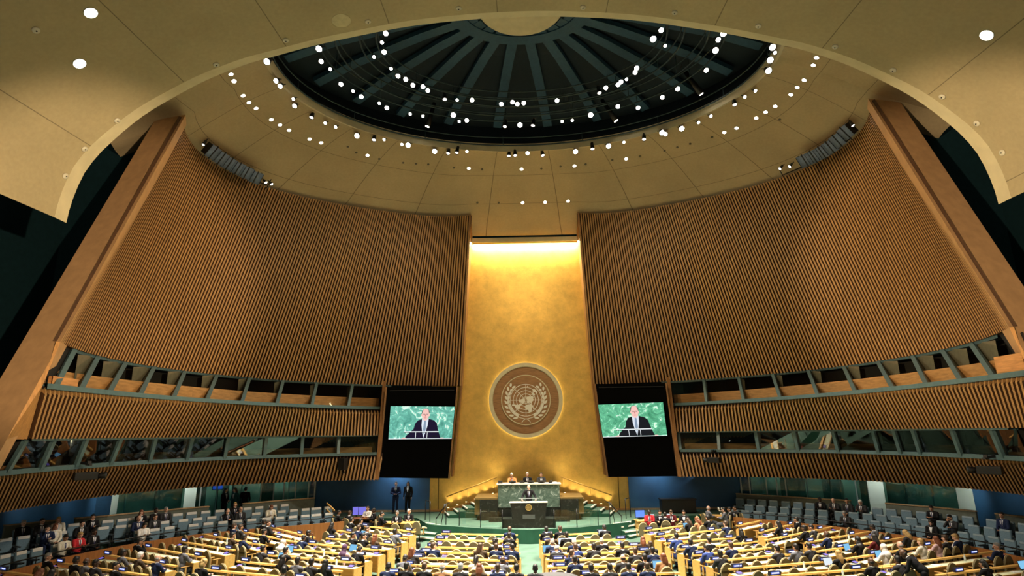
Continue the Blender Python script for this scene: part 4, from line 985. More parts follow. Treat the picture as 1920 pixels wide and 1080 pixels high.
def hair_mesh(kind):
    mb = MB()
    if kind == 'short':
        mb.ball((0, -.018, .038), (.083, .098, .092), 18, 12); mb.ball((0, -.045, -.015), (.078, .068, .07), 14, 10)
        mb.ball((0, .05, .09), (.06, .04, .03), 12, 8)
    elif kind == 'balding':
        mb.ball((0, -.04, -.012), (.083, .07, .055), 18, 10); mb.ball((.055, -.012, .0), (.03, .045, .04), 10, 8); mb.ball((-.055, -.012, .0), (.03, .045, .04), 10, 8)
    elif kind in ('long', 'tail', 'bun'):
        mb.ball((0, -.016, .04), (.086, .100, .093), 18, 12); mb.ball((0, -.05, -.03), (.083, .07, .09), 14, 10)
        if kind == 'long':
            chain(mb, [V((0, -.06, -.05)), V((0, -.075, -.15)), V((0, -.08, -.25))], [.08, .085, .06])
            for s in (-1, 1): chain(mb, [V((s*.07, .0, .0)), V((s*.078, -.01, -.10)), V((s*.075, -.02, -.2))], [.028, .03, .022])
        elif kind == 'tail': chain(mb, [V((0, -.11, .03)), V((0, -.14, -.06)), V((0, -.13, -.2))], [.03, .035, .018])
        else: mb.ball((0, -.11, .06), (.04, .035, .038))
    elif kind == 'curly':
        rr = random.Random(3)
        mb.ball((0, -.02, .045), (.10, .112, .11), 18, 12); mb.ball((0, -.05, -.04), (.10, .085, .10), 14, 10)
        for k in range(60):
            a = rr.uniform(0, 2*pi); e = rr.uniform(-.6, 1.4); p = V((.10*cos(a)*cos(e), -.02+.11*sin(a)*cos(e), .04+.11*sin(e)))
            if p.y > .055 and p.z < .09: continue
            mb.ball(p, .026, 8, 6)
    elif kind == 'scarf':
        mb.ball((0, -.012, .03), (.092, .112, .108), 18, 12); mb.ball((0, -.03, -.08), (.095, .088, .10), 16, 10)
        chain(mb, [V((0, -.03, -.12)), V((0, -.05, -.22))], [.10, .14]); chain(mb, [V((-.1, -.01, -.2)), V((.1, -.01, -.2))], [.075, .075])
        mb.ball((0, .05, -.15), (.07, .05, .045), 12, 8)
    return fuse('hair_'+kind, mb, .011, [HAIRC['k']], 4)
HAIR = {k: hair_mesh(k) for k in ('short', 'balding', 'long', 'tail', 'bun', 'curly', 'scarf')}
SK, SA = ((-.11, .36, .50), (.11, .36, .50)), ((-.12, .34, .09), (.12, .34, .09))
SHS = ((-.185, .0, .985), (.185, .0, .985))
DN = (0, 0, 1)
POSE = {
 'A': make_pose('typing', (0, -.06, .52), (0, .0, .90), (0, .01, 1.06), (0, .035, 1.20), 0, -8, SHS, ((-.25, .12, .80), (.25, .12, .80)), ((-.12, .27, .82), (.12, .27, .82)), SK, SA, (((.25, 1, 0), DN), ((-.25, 1, 0), DN))),
 'W': make_pose('writing', (0, -.06, .52), (0, .06, .89), (0, .11, 1.04), (0, .18, 1.15), 5, -32, ((-.185, .06, .97), (.185, .06, .97)), ((-.27, .16, .80), (.28, .14, .80)), ((-.13, .28, .82), (.08, .29, .825)), SK, SA, (((.5, 1, 0), DN), ((-.4, 1, -.1), DN, .6))),
 'L': make_pose('looking_left', (0, -.07, .52), (0, -.02, .90), (0, -.02, 1.06), (0, .0, 1.20), 50, -3, SHS, ((-.26, .08, .79), (.26, .10, .79)), ((-.15, .26, .82), (.10, .27, .82)), SK, SA, (((.3, 1, 0), DN), ((-.6, 1, 0), DN))),
 'R': make_pose('looking_right', (0, -.07, .52), (0, -.02, .90), (0, -.02, 1.06), (0, .0, 1.20), -50, -3, SHS, ((-.26, .10, .79), (.26, .08, .79)), ((-.10, .27, .82), (.15, .26, .82)), SK, SA, (((.6, 1, 0), DN), ((-.3, 1, 0), DN))),
 'C': make_pose('hand_to_chin', (0, -.06, .52), (0, .03, .89), (0, .06, 1.05), (.02, .10, 1.18), -14, -14, ((-.185, .03, .975), (.185, .03, .975)), ((-.26, .14, .80), (.20, .26, .815)), ((-.08, .27, .82), (.085, .20, 1.035)), SK, SA, (((.6, 1, 0), DN), ((-.15, -.1, 1), (0, -1, .2), .9))),
 'B': make_pose('head_bowed', (0, -.08, .52), (0, -.05, .90), (0, -.03, 1.05), (0, .03, 1.18), 8, -26, ((-.185, -.04, .98), (.185, -.04, .98)), ((-.26, .04, .77), (.26, .04, .77)), ((-.10, .26, .815), (.10, .28, .82)), SK, SA, (((.6, 1, .1), DN), ((-.6, 1, .1), DN))),
 'I': make_pose('hands_in_lap', (0, -.06, .52), (0, -.06, .90), (0, -.05, 1.06), (0, -.03, 1.20), 18, -6, ((-.185, -.05, .985), (.185, -.05, .985)), ((-.25, .02, .72), (.25, .02, .72)), ((-.06, .22, .63), (.06, .24, .64)), SK, SA, (((.8, .6, 0), DN), ((-.8, .6, .05), DN))),
 'X': make_pose('legs_crossed', (0, -.06, .52), (0, -.07, .90), (0, -.05, 1.06), (.02, -.02, 1.19), -20, -8, ((-.185, -.06, .985), (.185, -.06, .985)), ((-.24, .05, .73), (.22, .10, .72)), ((-.04, .26, .66), (.07, .13, 1.06)), ((-.06, .40, .58), (.11, .36, .50)), ((.08, .62, .28), (.12, .30, .09)), (((.8, .5, 0), DN), ((-.2, 0, 1), (0, -1, .2), .9)), ((0, .9, -.3), (0, 1, 0))),
 'P': make_pose('reading', (0, -.06, .52), (0, -.04, .90), (0, -.02, 1.05), (0, .02, 1.18), -6, -28, ((-.185, -.03, .98), (.185, -.03, .98)), ((-.26, .08, .74), (.26, .08, .74)), ((-.13, .27, .80), (.13, .27, .80)), SK, SA, (((.3, .8, .5), (0, -.5, 1)), ((-.3, .8, .5), (0, -.5, 1)))),
 'J': make_pose('at_lectern', (0, 0, .95), (0, .06, 1.33), (0, .09, 1.49), (0, .14, 1.62), 0, -12, ((-.19, .06, 1.41), (.19, .06, 1.41)), ((-.33, .10, 1.16), (.33, .10, 1.16)), ((-.36, .36, 1.06), (.36, .36, 1.06)), ((-.1, .03, .5), (.1, .03, .5)), ((-.11, 0, .09), (.11, 0, .09)), (((.2, 1, 0), DN), ((-.2, 1, 0), DN))),
 'S': make_pose('standing', (0, 0, .95), (0, .0, 1.33), (0, .01, 1.50), (0, .03, 1.64), 0, -4, ((-.19, 0, 1.42), (.19, 0, 1.42)), ((-.24, -.02, 1.14), (.24, -.02, 1.14)), ((-.24, .08, .90), (.24, .08, .90)), ((-.09, .02, .5), (.10, .03, .5)), ((-.10, 0, .09), (.11, 0, .09)), (((0, .2, -1), (-1, 0, 0)), ((0, .2, -1), (1, 0, 0)))),
 'T': make_pose('hands_clasped', (0, 0, .95), (0, .0, 1.33), (0, .01, 1.50), (0, .03, 1.64), 6, -4, ((-.19, 0, 1.42), (.19, 0, 1.42)), ((-.27, .04, 1.13), (.27, .04, 1.13)), ((-.05, .24, 1.08), (.06, .25, 1.09)), ((-.09, .02, .5), (.10, .03, .5)), ((-.10, 0, .09), (.11, 0, .09)), (((1, .4, 0), DN), ((-1, .4, 0), DN))),
 'K': make_pose('walking', (0, 0, .94), (0, .05, 1.32), (0, .07, 1.49), (0, .10, 1.63), 0, -8, ((-.19, .04, 1.41), (.19, .04, 1.41)), ((-.24, -.08, 1.14), (.24, .12, 1.14)), ((-.24, .0, .90), (.24, .30, .98)), ((-.09, .22, .54), (.10, .02, .50)), ((-.10, .28, .10), (.11, -.30, .16)), (((0, .4, -1), (-1, 0, 0)), ((0, 1, -.6), (1, 0, 0)))),
 'O': make_pose('bending_over', (0, 0, .93), (0, .26, 1.20), (0, .38, 1.30), (0, .48, 1.39), 20, -34, ((-.19, .30, 1.26), (.19, .30, 1.26)), ((-.25, .36, .98), (.25, .36, .98)), ((-.2, .55, .80), (.2, .55, .80)), ((-.09, .03, .5), (.10, .02, .5)), ((-.10, 0, .09), (.11, 0, .09)), (((.1, 1, -.2), DN), ((-.1, 1, -.2), DN))),
}
HWORD = {'k': ('short', 'k', 'short black hair'), 'b': ('short', 'b', 'short brown hair'), 'g': ('short', 'g', 'short grey hair'), 'w': ('short', 'w', 'short white hair'), 'z': ('balding', 'k', 'bald head'), 'Z': ('balding', 'g', 'bald crown'),
         'l': ('long', 'k', 'long black hair'), 'y': ('long', 'y', 'long blonde hair'), 'Y': ('short', 'y', 'short fair hair'), 'a': ('long', 'a', 'auburn hair'), 'n': ('long', 'b', 'long brown hair'), 'c': ('curly', 'k', 'curly dark hair'), 'C': ('curly', 'y', 'curly fair hair'), 'p': ('tail', 'k', 'black ponytail'), 'u': ('bun', 'b', 'brown hair in a bun'),
         's': ('scarf', 'k', 'black headscarf'), 'S': ('scarf', 'w', 'white headscarf'), 'V': ('scarf', 'u', 'purple headscarf')}
_slot_cache = {}
def setmat(o, m, i=0):
    o.material_slots[i].link = 'OBJECT'; o.material_slots[i].material = m
PPL = []
def person(code, loc, rz, place, group=None, extra='', scale=1.):
    """code: suit letter, hair letter, skin letter, pose letter"""
    su, ha, sk, po = code; P = POSE[po]; hk, hc, hw = HWORD[ha]
    b = link('person', P['body']); b.location = loc; b.rotation_euler = (0, 0, rz); setmat(b, SKIN[sk]); b.scale = (scale,)*3
    j = link('jacket', P['jacket'], b); setmat(j, SUITM[su]); tr = su if su in 'KNDGBULWSOMT' else 'K'
    if su in 'OPRLW' and po not in 'S' and not (ha == 'S'): tr = 'K'
    t = link('trousers', P['trousers'], b); setmat(t, SUITM[tr]); link('shoes', P['shoes'], b); link('shirt', P['shirt'], b)
    if hk in ('short', 'balding'): link('tie', P['tie'], b)
    h = link('hair' if hk != 'scarf' else 'headscarf', HAIR[hk], b); h.matrix_local = P['HM']; setmat(h, HAIRC[hc])
    pose = {'A': '', 'W': ' writing', 'L': '', 'R': '', 'C': '', 'B': '', 'I': '', 'X': '', 'P': ' reading', 'J': '', 'S': '', 'T': '', 'K': ' walking', 'O': ' bending'}[po]
    lab = f'person in {SUIT[su][0]} with {hw}{extra}, {place}'
    tag(b, lab, 'person', group); PPL.append(b); return b
# ------------------------------------------------------------------ furniture of the floor
chair_fab = mat('chair_fabric', (.185, .155, .085), .85, scale=30, var=.12, spec=.2)
chair_trim = mat('chair_trim', (.62, .50, .28), .6, var=.06)
arm_wood = wood_mat('arm_wood', (.62, .34, .10), stretch=(6, 1, 6), rough=.4)
desk_leather = mat('desk_leather', (.78, .82, .55), .6, scale=3, var=.08)
paper = mat('paper', (.85, .86, .84), .7, var=.02)
def chair_proto():
    e = empty('delegate_chair')
    mb = MB(); w, h0, h1 = .222, .46, .97; pts = [(-w*.92, h0-.06), (w*.92, h0-.06)]
    arcp = [(w, h0+.30)]+[(w*cos(a), h1-.28+.28*sin(a)) for a in [pi*k/14 for k in range(15)]]+[(-w, h0+.30)]
    poly = pts+arcp
    M = Matrix.Translation((0, -.17, 0)) @ Matrix.Rotation(radians(4), 4, 'X') @ Matrix(((1, 0, 0, 0), (0, 0, -1, 0), (0, 1, 0, 0), (0, 0, 0, 1)))
    mb.prism(poly, .0, .06, 0, M); mb.build('backrest', chair_fab, e, recalc=True)
    mb = MB(); ring_ = [M @ V((x, y, -.004)) for x, y in arcp]; ring2 = [M @ V((x*1.0, y, .0)) for x, y in arcp]
    mb.tube([M @ V((x*1.01, y+.003, .006)) for x, y in arcp], .011, 6); mb.build('back_piping', chair_trim, e)
    mb = MB(); mb.box((-.21, -.19, .33), (.21, .22, .40), bev=.025); mb.build('seat', chair_fab, e)
    for s in (-1, 1):
        mb = MB(); mb.box((s*.225-.022, -.15, .63), (s*.225+.022, .18, .66), bev=.008); mb.box((s*.228-.016, .0, .34), (s*.228+.016, .06, .63)); mb.build('armrest', arm_wood, e)
    mb = MB(); mb.lathe([(.03, .06), (.03, .33)], 10)
    for k in range(5): a = 2*pi*k/5; mb.bar((0, 0, .06), (.22*cos(a), .22*sin(a), .035), .05, .04)
    mb.build('base', steel, e); return e
CH = chair_proto(); CH_USED = [False]
def place_chair(loc, rz, label, group):
    if not CH_USED[0]: o = CH; CH_USED[0] = True
    else: o = copy_tree(CH)
    o.location = loc; o.rotation_euler = (0, 0, rz); tag(o, label, 'chair', group); return o
plate_box = mat('plate_box', (.012, .014, .04), .5); plate_lit = mat('plate_blue', (.02, .03, .12), .4, emit=(.08, .14, .62), es=.9); plate_txt = mat('plate_white', (.7, .7, .7), .4, emit=(.75, .82, 1), es=1.1)
def plate_proto():
    e = empty('nameplate'); rr = random.Random(5)
    mb = MB(); mb.box((-.21, -.03, 0), (.21, .03, .125), bev=.008); mb.build('case', plate_box, e)
    mb = MB(); mb.box((-.15, -.034, .03), (.15, -.0305, .1)); mb.build('display', plate_lit, e)
    mb = MB(); x = -.12
    while x < .12: w = rr.choice((.018, .022, .026)); mb.box((x, -.0375, .048), (x+w, -.0345, .082)); x += w+.008
    mb.build('lettering', plate_txt, e); return e
NP = plate_proto(); NP_USED = [False]
def place_plate(loc, rz, label):
    o = NP if not NP_USED[0] else copy_tree(NP); NP_USED[0] = True
    o.location = loc; o.rotation_euler = (0, 0, rz); tag(o, label, 'nameplate', 'lit nameplates on the desk rows')
lap_case = mat('laptop_case', (.03, .03, .035), .4, .3); lap_scr = mat('laptop_screen', (.0, .0, .0), .4, emit=(.22, .55, .85), es=1.0); lap_scr2 = mat('laptop_screen_white', (0, 0, 0), .4, emit=(.8, .88, .95), es=1.0); key_m = mat('laptop_keys', (.012, .012, .012), .5)
def laptop(loc, rz, label, white=False):
    e = empty('laptop', loc, rz, label, 'laptop', 'open laptops')
    mb = MB(); mb.box((-.18, -.22, .0), (.18, 0, .018), bev=.004); mb.build('base', lap_case, e)
    mb = MB(); mb.box((-.16, -.16, .0185), (.16, -.03, .021)); mb.build('keyboard', key_m, e)
    M = Matrix.Translation((0, 0, .018)) @ Matrix.Rotation(radians(-16), 4, 'X')
    mb = MB(); mb.box((-.18, -.006, 0), (.18, .006, .25), 0, M); mb.build('lid', lap_case, e)
    mb = MB(); mb.box((-.165, -.0075, .015), (.165, -.0065, .238), 0, M); mb.build('display', lap_scr2 if white else lap_scr, e)
cons_m = mat('console_body', (.03, .025, .06), .4); cons_lit = mat('console_lit', (.05, .04, .2), .4, emit=(.22, .17, .75), es=.8)
def cons_proto():
    e = empty('interpretation_console')
    mb = MB(); mb.hexa([(-.10, -.07, 0), (.10, -.07, 0), (.10, .07, 0), (-.10, .07, 0)], [(-.10, -.07, .02), (.10, -.07, .02), (.10, .07, .06), (-.10, .07, .06)]); mb.build('body', cons_m, e)
    mb = MB(); mb.add([(-.085, -.06, .0245), (.085, -.06, .0245), (.085, .06, .0595), (-.085, .06, .0595)], [(0, 1, 2, 3)]); mb.build('lit_face', cons_lit, e)
    mb = MB(); mb.tube([(.06, .05, .05), (.06, .06, .17), (.05, .02, .25)], .006, 6); mb.ball((.05, .02, .255), .014, 8, 6); mb.build('microphone', steel, e); return e
CN = cons_proto(); CN_USED = [False]
def console(loc, rz, label):
    o = CN if not CN_USED[0] else copy_tree(CN); CN_USED[0] = True
    o.location = loc; o.rotation_euler = (0, 0, rz); tag(o, label, 'console', 'interpretation consoles on the desks')
bottle_m = mat('bottle_plastic', (.7, .78, .8), .15, var=.05); cap_m = mat('bottle_cap', (.75, .8, .9), .4)
def bottle(loc, label):
    e = empty('water_bottle', loc, 0, label, 'bottle', 'water bottles on the desks')
    mb = MB(); mb.lathe([(.03, 0), (.033, .01), (.033, .14), (.014, .18), (.014, .195)], 12); mb.build('body', bottle_m, e)
    mb = MB(); mb.lathe([(.016, .195), (.016, .215), (0, .215)], 10); mb.build('cap', cap_m, e)
def sheet(loc, rz, label, w=.21, l=.29, n=1):
    mb = MB(); mb.box((-w/2, -l/2, 0), (w/2, l/2, .004*n)); o = mb.build('paper_sheet', paper); o.location = loc; o.rotation_euler = (0, 0, rz); tag(o, label, 'paper', 'papers on the desks')
ROWS = []       # (block, number, start pixel, end pixel)
def R(blk, n, a, b, chairs='', people='', plates='', laps=''): ROWS.append((blk, n, a, b, chairs, people, plates, laps))
# chairs: photo columns of empty chairs; people: column:code; plates: columns; laps: column (w = white screen)
R('CL', 1, (834.6, 999.5), (971, 1002.6), '827 851 871 902 926', '955:NzdA', '837')
R('CL', 2, (815, 1010), (970, 1015), '815 841 867 891 915', '954:KkdA', '826')
R('CL', 3, (797, 1024.3), (968, 1028.6), '824 859 895 945', '928:KcdA', '811 953')
R('CL', 4, (788, 1034.2), (967, 1037), '847 868', '783:NkdL 812:NbfR 886:BnfR 913:NbfA 945:NkmL', '799 955')
R('CL', 5, (782, 1045), (964.5, 1050), '803 853 877 911 943', '772:DamR', '784 944')
R('CL', 6, (765.5, 1058), (962, 1062.7), '788 822 862', '755:GkdW 889:WpmA 940:GzdC', '766 941')
R('CL', 7, (757, 1074), (953, 1077.5), '', '727:NkdB 752:KkmA 776:KbfA 800:OZfA 827:DgfA 848:BafA 874:NbmA 905:KkfA 930:DkdA', '738 936')
R('CR', 1, (1011, 1003), (1123, 998.5), '1085 1112', '1025:KkdA 1051:KbfA 1130:KkdB', '1027 1157', '1146w')
R('CR', 2, (1014, 1015), (1168, 1010.3), '1092 1118 1142 1169', '1034:BkdA 1063:KkdA', '1027 1173', '1054w')
R('CR', 3, (1016, 1028), (1181, 1023.6), '1097 1130 1159', '1036:NZfA 1077:NwfA 1110:KZfA 1186:BafA', '1188', '1024')
R('CR', 4, (1022, 1039), (1198, 1033), '1136 1168', '1044:DZfB 1080:UbfA 1114:DkdA 1151:KkmA 1211:DbdA', '1042 1207')
R('CR', 5, (1024, 1050), (1221, 1044), '1044 1080 1113 1151', '1063:NbfR 1192:DbfA 1225:NkdA', '1046')
R('CR', 6, (1024, 1063), (1224.5, 1057), '1048 1095 1131', '1061:NkmA 1166:DzfA 1210:KkfA 1244:OamL', '1050 1253', '1232')
R('CR', 7, (1087, 1078), (1275, 1073), '1268', '1109:KkmA 1164:NkfA 1136:DkfA 1200:NbfA', '1100', '')
R('RI', 1, (1207.7, 994), (1274, 986), '1254 1272', '1292:KnfB 1309:OafB 1329:KkmA', '1217', '1284')
R('RI', 2, (1227.5, 1005), (1334, 994), '1257 1292 1311 1322 1342', '1354:NbfA', '1239 1333')
R('RI', 3, (1249, 1017), (1374, 1007.8), '1309 1350 1366', '1270:UkmA 1383:KlfA', '1258 1366')
R('RI', 4, (1271, 1029), (1415.5, 1015), '1347 1393 1412 1427', '1297:NkdA 1332:KkfA', '1284 1404')
R('RI', 5, (1298.5, 1040), (1445, 1026), '1350 1393 1417 1448', '1327:UkmB 1369:NbfA', '1310')
R('RI', 6, (1328, 1051.7), (1473, 1038.5), '1384 1405 1437', '1353:DkdA 1460:DkfA 1495:GkmA 1520:DkmA', '1342 1484')
R('RI', 7, (1365.5, 1066), (1542, 1052), '1411 1438 1477 1509 1551 1597', '1570:KyfA', '1382 1545', '1549w')
R('RI', 8, (1442, 1079.5), (1621, 1065.5), '1560 1601 1652', '1637:KzdA 1679:DkdC', '1429 1604')
R('RO', 1, (1381, 985), (1415.5, 978), '1423 1433 1448', '', '1387')
R('RO', 2, (1422, 998), (1485.6, 982), '1478 1485', '1463:KlfA 1499:KkmC', '1428 1481')
R('RO', 3, (1463, 1006.7), (1543, 990.5), '1465 1540 1567 1581', '1511:KkdA 1524:DkmB', '1471 1537')
R('RO', 4, (1510, 1016.7), (1604, 1000.5), '1582 1651', '1553:NzdA 1639:GkdB', '1519 1596')
R('RO', 5, (1564, 1028), (1672, 1010.5), '1565 1665 1707 1718', '1612:KsmA 1643:MlmA 1701:DymB', '1574 1662', '1584')
R('RO', 6, (1623, 1041), (1748, 1021), '1622', '1661:WSfA 1692:KZfA 1730:LYfA 1759:PafA 1776:DbfA 1797:WbfA 1817:NYfB', '1636 1738', '1643')
R('RO', 7, (1696.7, 1055), (1838, 1036.7), '1691 1768 1815 1854 1870 1898', '1861:NgfL', '1710 1825')
R('RO', 8, (1784.5, 1074), (1920, 1056.7), '1904 1800 1826', '1852:KpmC', '1797', '1912')
R('LI', 1, (677, 985), (778, 996), '694 714 733 754', '657:KkfA 674:KkfA', '685 767')
R('LI', 2, (635, 994.5), (758, 1008), '638 654 701 720', '620:KlfA 665:NbfA 683:DbfR 727:GkdA', '655 747', '684')
R('LI', 3, (612, 1008), (740, 1020.5), '613 642', '654:KkmR 676:KkfR 701:BafA', '622 727')
R('LI', 4, (578, 1018), (722, 1031), '577 605 619 642 673', '567:NkdB', '586 703', '665')
R('LI', 5, (549, 1028.5), (692, 1042), '540 579 601 615', '525:LSmC 631:PVdA 651:KkfW', '552 677', '541')
R('LI', 6, (497, 1039), (677, 1054), '507 537 570', '490:DkmA 519:KkmA', '509 648', '532')
R('LI', 7, (445, 1051), (629, 1069), '429 462 504', '517:KlfA 555:GkdA 580:DkdA 593:KlmA', '460 614')
R('LI', 8, (388, 1067), (522, 1079.5), '351 466 494 546 571', '378:KCfB 530:KkmL', '405 570')
R('LO', 1, (509, 988), (567, 1002), '561', '492:KkdA 499:DbfR 577:KkdX', '509 562')
R('LO', 2, (460, 997), (532, 1011), '421 468 531', '436:NbfA 448:DbmA 492:KkmA', '461 523', '452')
R('LO', 3, (398, 1004), (490, 1020.5), '358 372 386 408 420 460', '432:BkmA 454:NkdA', '405 479')
R('LO', 4, (337, 1014), (440, 1031), '316 334 346 359 370 401', '', '346 429')
R('LO', 5, (268, 1024), (383, 1044), '241 262 287 300 327', '247:KkmC 334:GkdA', '278 371')
R('LO', 6, (192, 1038), (318, 1058.5), '211 224 250', '236:BwfA 218:GkdA 272:NZfA', '202 306')
R('LO', 7, (103, 1053), (244, 1073), '97 118 174 189', '88:KgfR 120:KkdA 138:GzdA 160:DkdR 179:KkmR', '114 230')
R('LO', 8, (0, 1069), (80, 1081), '51', '69:OafB 92:ManA'.replace('anA', 'lmA'), '4')
BLK = {'CL': ('centre-left desks', 'outer end', 1), 'CR': ('centre-right desks', 'aisle end', 1), 'RI': ('inner right desks', 'aisle end', 1), 'RO': ('outer right desks', 'aisle end', 1), 'LI': ('inner left desks', 'outer end', 1), 'LO': ('outer left desks', 'partition end', 1)}
ZBAR = .90
def solve_on(A, B, z, px):
    """how far along the ground line A-B (raised to z) a photo column is met"""
    lo, hi = -1.2, 2.2
    f = lambda t: project((A.x+(B.x-A.x)*t, A.y+(B.y-A.y)*t, z))[0]
    for _ in range(40):
        m = (lo+hi)/2
        if f(m) < px: lo = m
        else: hi = m
    return (lo+hi)/2
NCH = 0
for blk, n, a, b, chairs, people, plates, laps in ROWS:
    A, B = at_z(*a, ZBAR), at_z(*b, ZBAR); A.z = B.z = 0
    dv = (B-A); L = dv.length; dx = dv/L; ny = V((-dx.y, dx.x, 0)); rz = atan2(dx.y, dx.x)
    bname, eword, _ = BLK[blk]; row = f'{ordw(n)} row of {bname}'
    # the desk must reach the outermost sitter
    items = [(float(c), None) for c in chairs.split()]+[(float(p.split(':')[0]), p.split(':')[1]) for p in people.split()]
    sA, sB = A-ny*.60, B-ny*.60
    pos = sorted((solve_on(sA, sB, 1.1 if cde is None else 1.2, px), cde) for px, cde in items)
    out = []
    for t, cde in pos:                     # never two sitters in one place
        gap = (.565 if out and cde and out[-1][1] else .52)/L
        if out and t-out[-1][0] < gap:
            t = out[-1][0]+gap
        out.append((t, cde))
    pos = out
    t0 = min([0.]+[t-.2/L for t, _ in pos if blk not in ('LO', 'LI') or t > -.45]); t1 = max([1.]+[t+.25/L for t, _ in pos])
    t1 = min(t1, 1.35); t0 = max(t0, -.35)
    e = empty('desk_row', A, rz, f'long light wooden desk with raised front shelf, {row}', 'desk', 'curved rows of delegate desks')
    x0, x1 = t0*L, t1*L
    mb = MB(); mb.box((x0, -.37, .71), (x1, -.02, .75)); mb.build('desk_top', wood_desk, e)
    mb = MB(); mb.box((x0+.05, -.34, .751), (x1-.05, -.06, .755)); mb.build('writing_surface', desk_leather, e)
    mb = MB(); mb.box((x0+.02, -.06, ZBAR-.05), (x1-.02, .06, ZBAR)); mb.build('front_shelf', wood_desk, e)
    k = max(2, int((x1-x0)/1.2)+1)
    for i in range(k):
        x = x0+.1+(x1-x0-.2)*i/(k-1); mb = MB(); mb.box((x-.02, -.02, .75), (x+.02, .02, ZBAR-.05)); mb.build('shelf_post', steel, e)
    mb = MB(); mb.box((x0+.03, -.01, .08), (x1-.03, .02, .745)); mb.build('modesty_panel', wood_desk, e)
    for x in (x0, x1-.05):
        mb = MB(); mb.box((x, -.37, .003), (x+.05, .05, .71)); mb.build('end_panel', wood_desk, e)
    def W(t, y, z): p = A+dx*(t*L)+ny*y; return V((p.x, p.y, z))
    m = len(pos); taken = []
    for i, (t, cde) in enumerate(pos):
        place = f'{ordw(i+1)} from its {eword}'
        r = random.Random(hash((blk, n, i)) & 0xffff)
        rr = rz+radians(((n*37+i*53) % 17)-8)*.45; NCH += 1
        st = 'empty' if cde is None else 'occupied'
        sg = 1 if A.x > 0 else -1
        for _ in range(30):                # keep clear of the gallery partition
            q = W(t, -.60, 0); th = atan2(q.y-YC, abs(q.x))
            if hypot(q.x, q.y-YC) < GF[sg]['W'](th)-.42: break
            t -= sg*.04
        if any(abs(t-u)*L < .45 for u in taken):
            if cde is None: continue
        taken.append(t)
        place_chair(W(t, -.575, 0), rr, f'{st} rounded tan chair, {row}, {place}', 'delegate chairs')
        if cde: person(cde, W(t, -.555, 0), rr, f'{ordw(n)} row {bname}, {ordw(i+1)} from {eword}')
    for i, px in enumerate(plates.split()):
        t = min(max(solve_on(A, B, 1.0, float(px)), t0+.2/L), t1-.2/L); place_plate(W(t, .01, ZBAR+.001), rz, f'lit blue nameplate on the {row}, {"at its "+eword if i == 0 else "farther along"}')
    for i, px in enumerate(laps.split()):
        wt = px.endswith('w'); t = solve_on(A, B, .9, float(px.rstrip('w'))); t = min(max(t, t0+.2/L), t1-.2/L); laptop(W(t, -.11, .7555), rz, f'open laptop with {"white" if wt else "blue"} screen on the {row}', wt)
    rr = random.Random(blk+str(n))
    ends = [t0+.28/L, t1-.28/L] if L > 2 else [t1-.3/L]
    ppl = [t for t, c in pos if c]
    used = [min(max(solve_on(A, B, .9, float(px.rstrip('w'))), t0+.2/L), t1-.2/L) for px in laps.split()]
    spots = []
    for i, t in enumerate(ends):
        for d in range(1, 30):
            if all(abs(t-u)*L > .30 for u in ppl): break
            t += (.03 if i == 0 and L > 2 else -.03)/L*1.5
        if all(abs(t-u)*L > .34 for u in used): console(W(t, -.16, .7555), rz+.06, f'lit interpretation console on {row}, {"at its "+eword if i == 0 else "at the far end"}'); used.append(t)
    for i in range(rr.randint(4, 8)):
        t = rr.uniform(t0+.3/L, t1-.3/L)
        if all(abs(t-u)*L > .38 for u in used) and all(abs(t-u)*L > .33 for u in ppl):
            used.append(t); spots.append(t)
    for i, t in enumerate(sorted(spots)):
        if i % 3 == 2: bottle(W(t, -.16, .7555), f'clear water bottle on the {row}, {ordw(i//3+1)} from {eword}')
        else: sheet(W(t, -.19, .7555), rz+rr.uniform(-.5, .5), f'paper sheet on the {row}, {ordw(i+1)} from {eword}', .24, .25, rr.randint(1, 4))

# ------------------------------------------------------------------ gallery seats
seat_blue = mat('seat_blue', (.13, .205, .265), .75, scale=25, var=.12, spec=.2); seat_side = mat('seat_side', (.02, .025, .03), .5); cover_w = mat('headrest_cover', (.60, .59, .57), .8, var=.05)
def seat_proto(cover):
    e = empty('gallery_chair')
    M = Matrix.Translation((0, -.14, 0)) @ Matrix.Rotation(radians(8), 4, 'X')
    mb = MB(); mb.box((-.235, -.05, .42), (.235, .05, .95), 0, M, .04); mb.build('backrest', seat_blue, e)
    mb = MB(); mb.box((-.22, -.1, .31), (.22, .26, .395), bev=.03); mb.build('seat', seat_blue, e)
    for s in (-1, 1):
        mb = MB(); mb.box((s*.262-.022, -.2, .0), (s*.262+.022, -.06, .6)); mb.box((s*.262-.022, -.2, .58), (s*.262+.022, .2, .63)); mb.build('armrest', seat_side, e)
    mb = MB(); mb.box((-.2, -.062, .835 if cover else .885), (.2, .062, .957), 0, M, .01)
    mb.build('headrest_cover' if cover else 'head_pad', cover_w if cover else mat('seat_top', (.22, .29, .34), .7), e)
    return e
GSP = {-1: [seat_proto(True), False], 1: [seat_proto(False), False]}
def place_seat(s, loc, rz, label):
    P = GSP[s]; o = P[0] if not P[1] else copy_tree(P[0]); P[1] = True
    o.location = loc; o.rotation_euler = (0, 0, rz); tag(o, label, 'seat', f'padded seats of the {"left" if s < 0 else "right"} gallery')
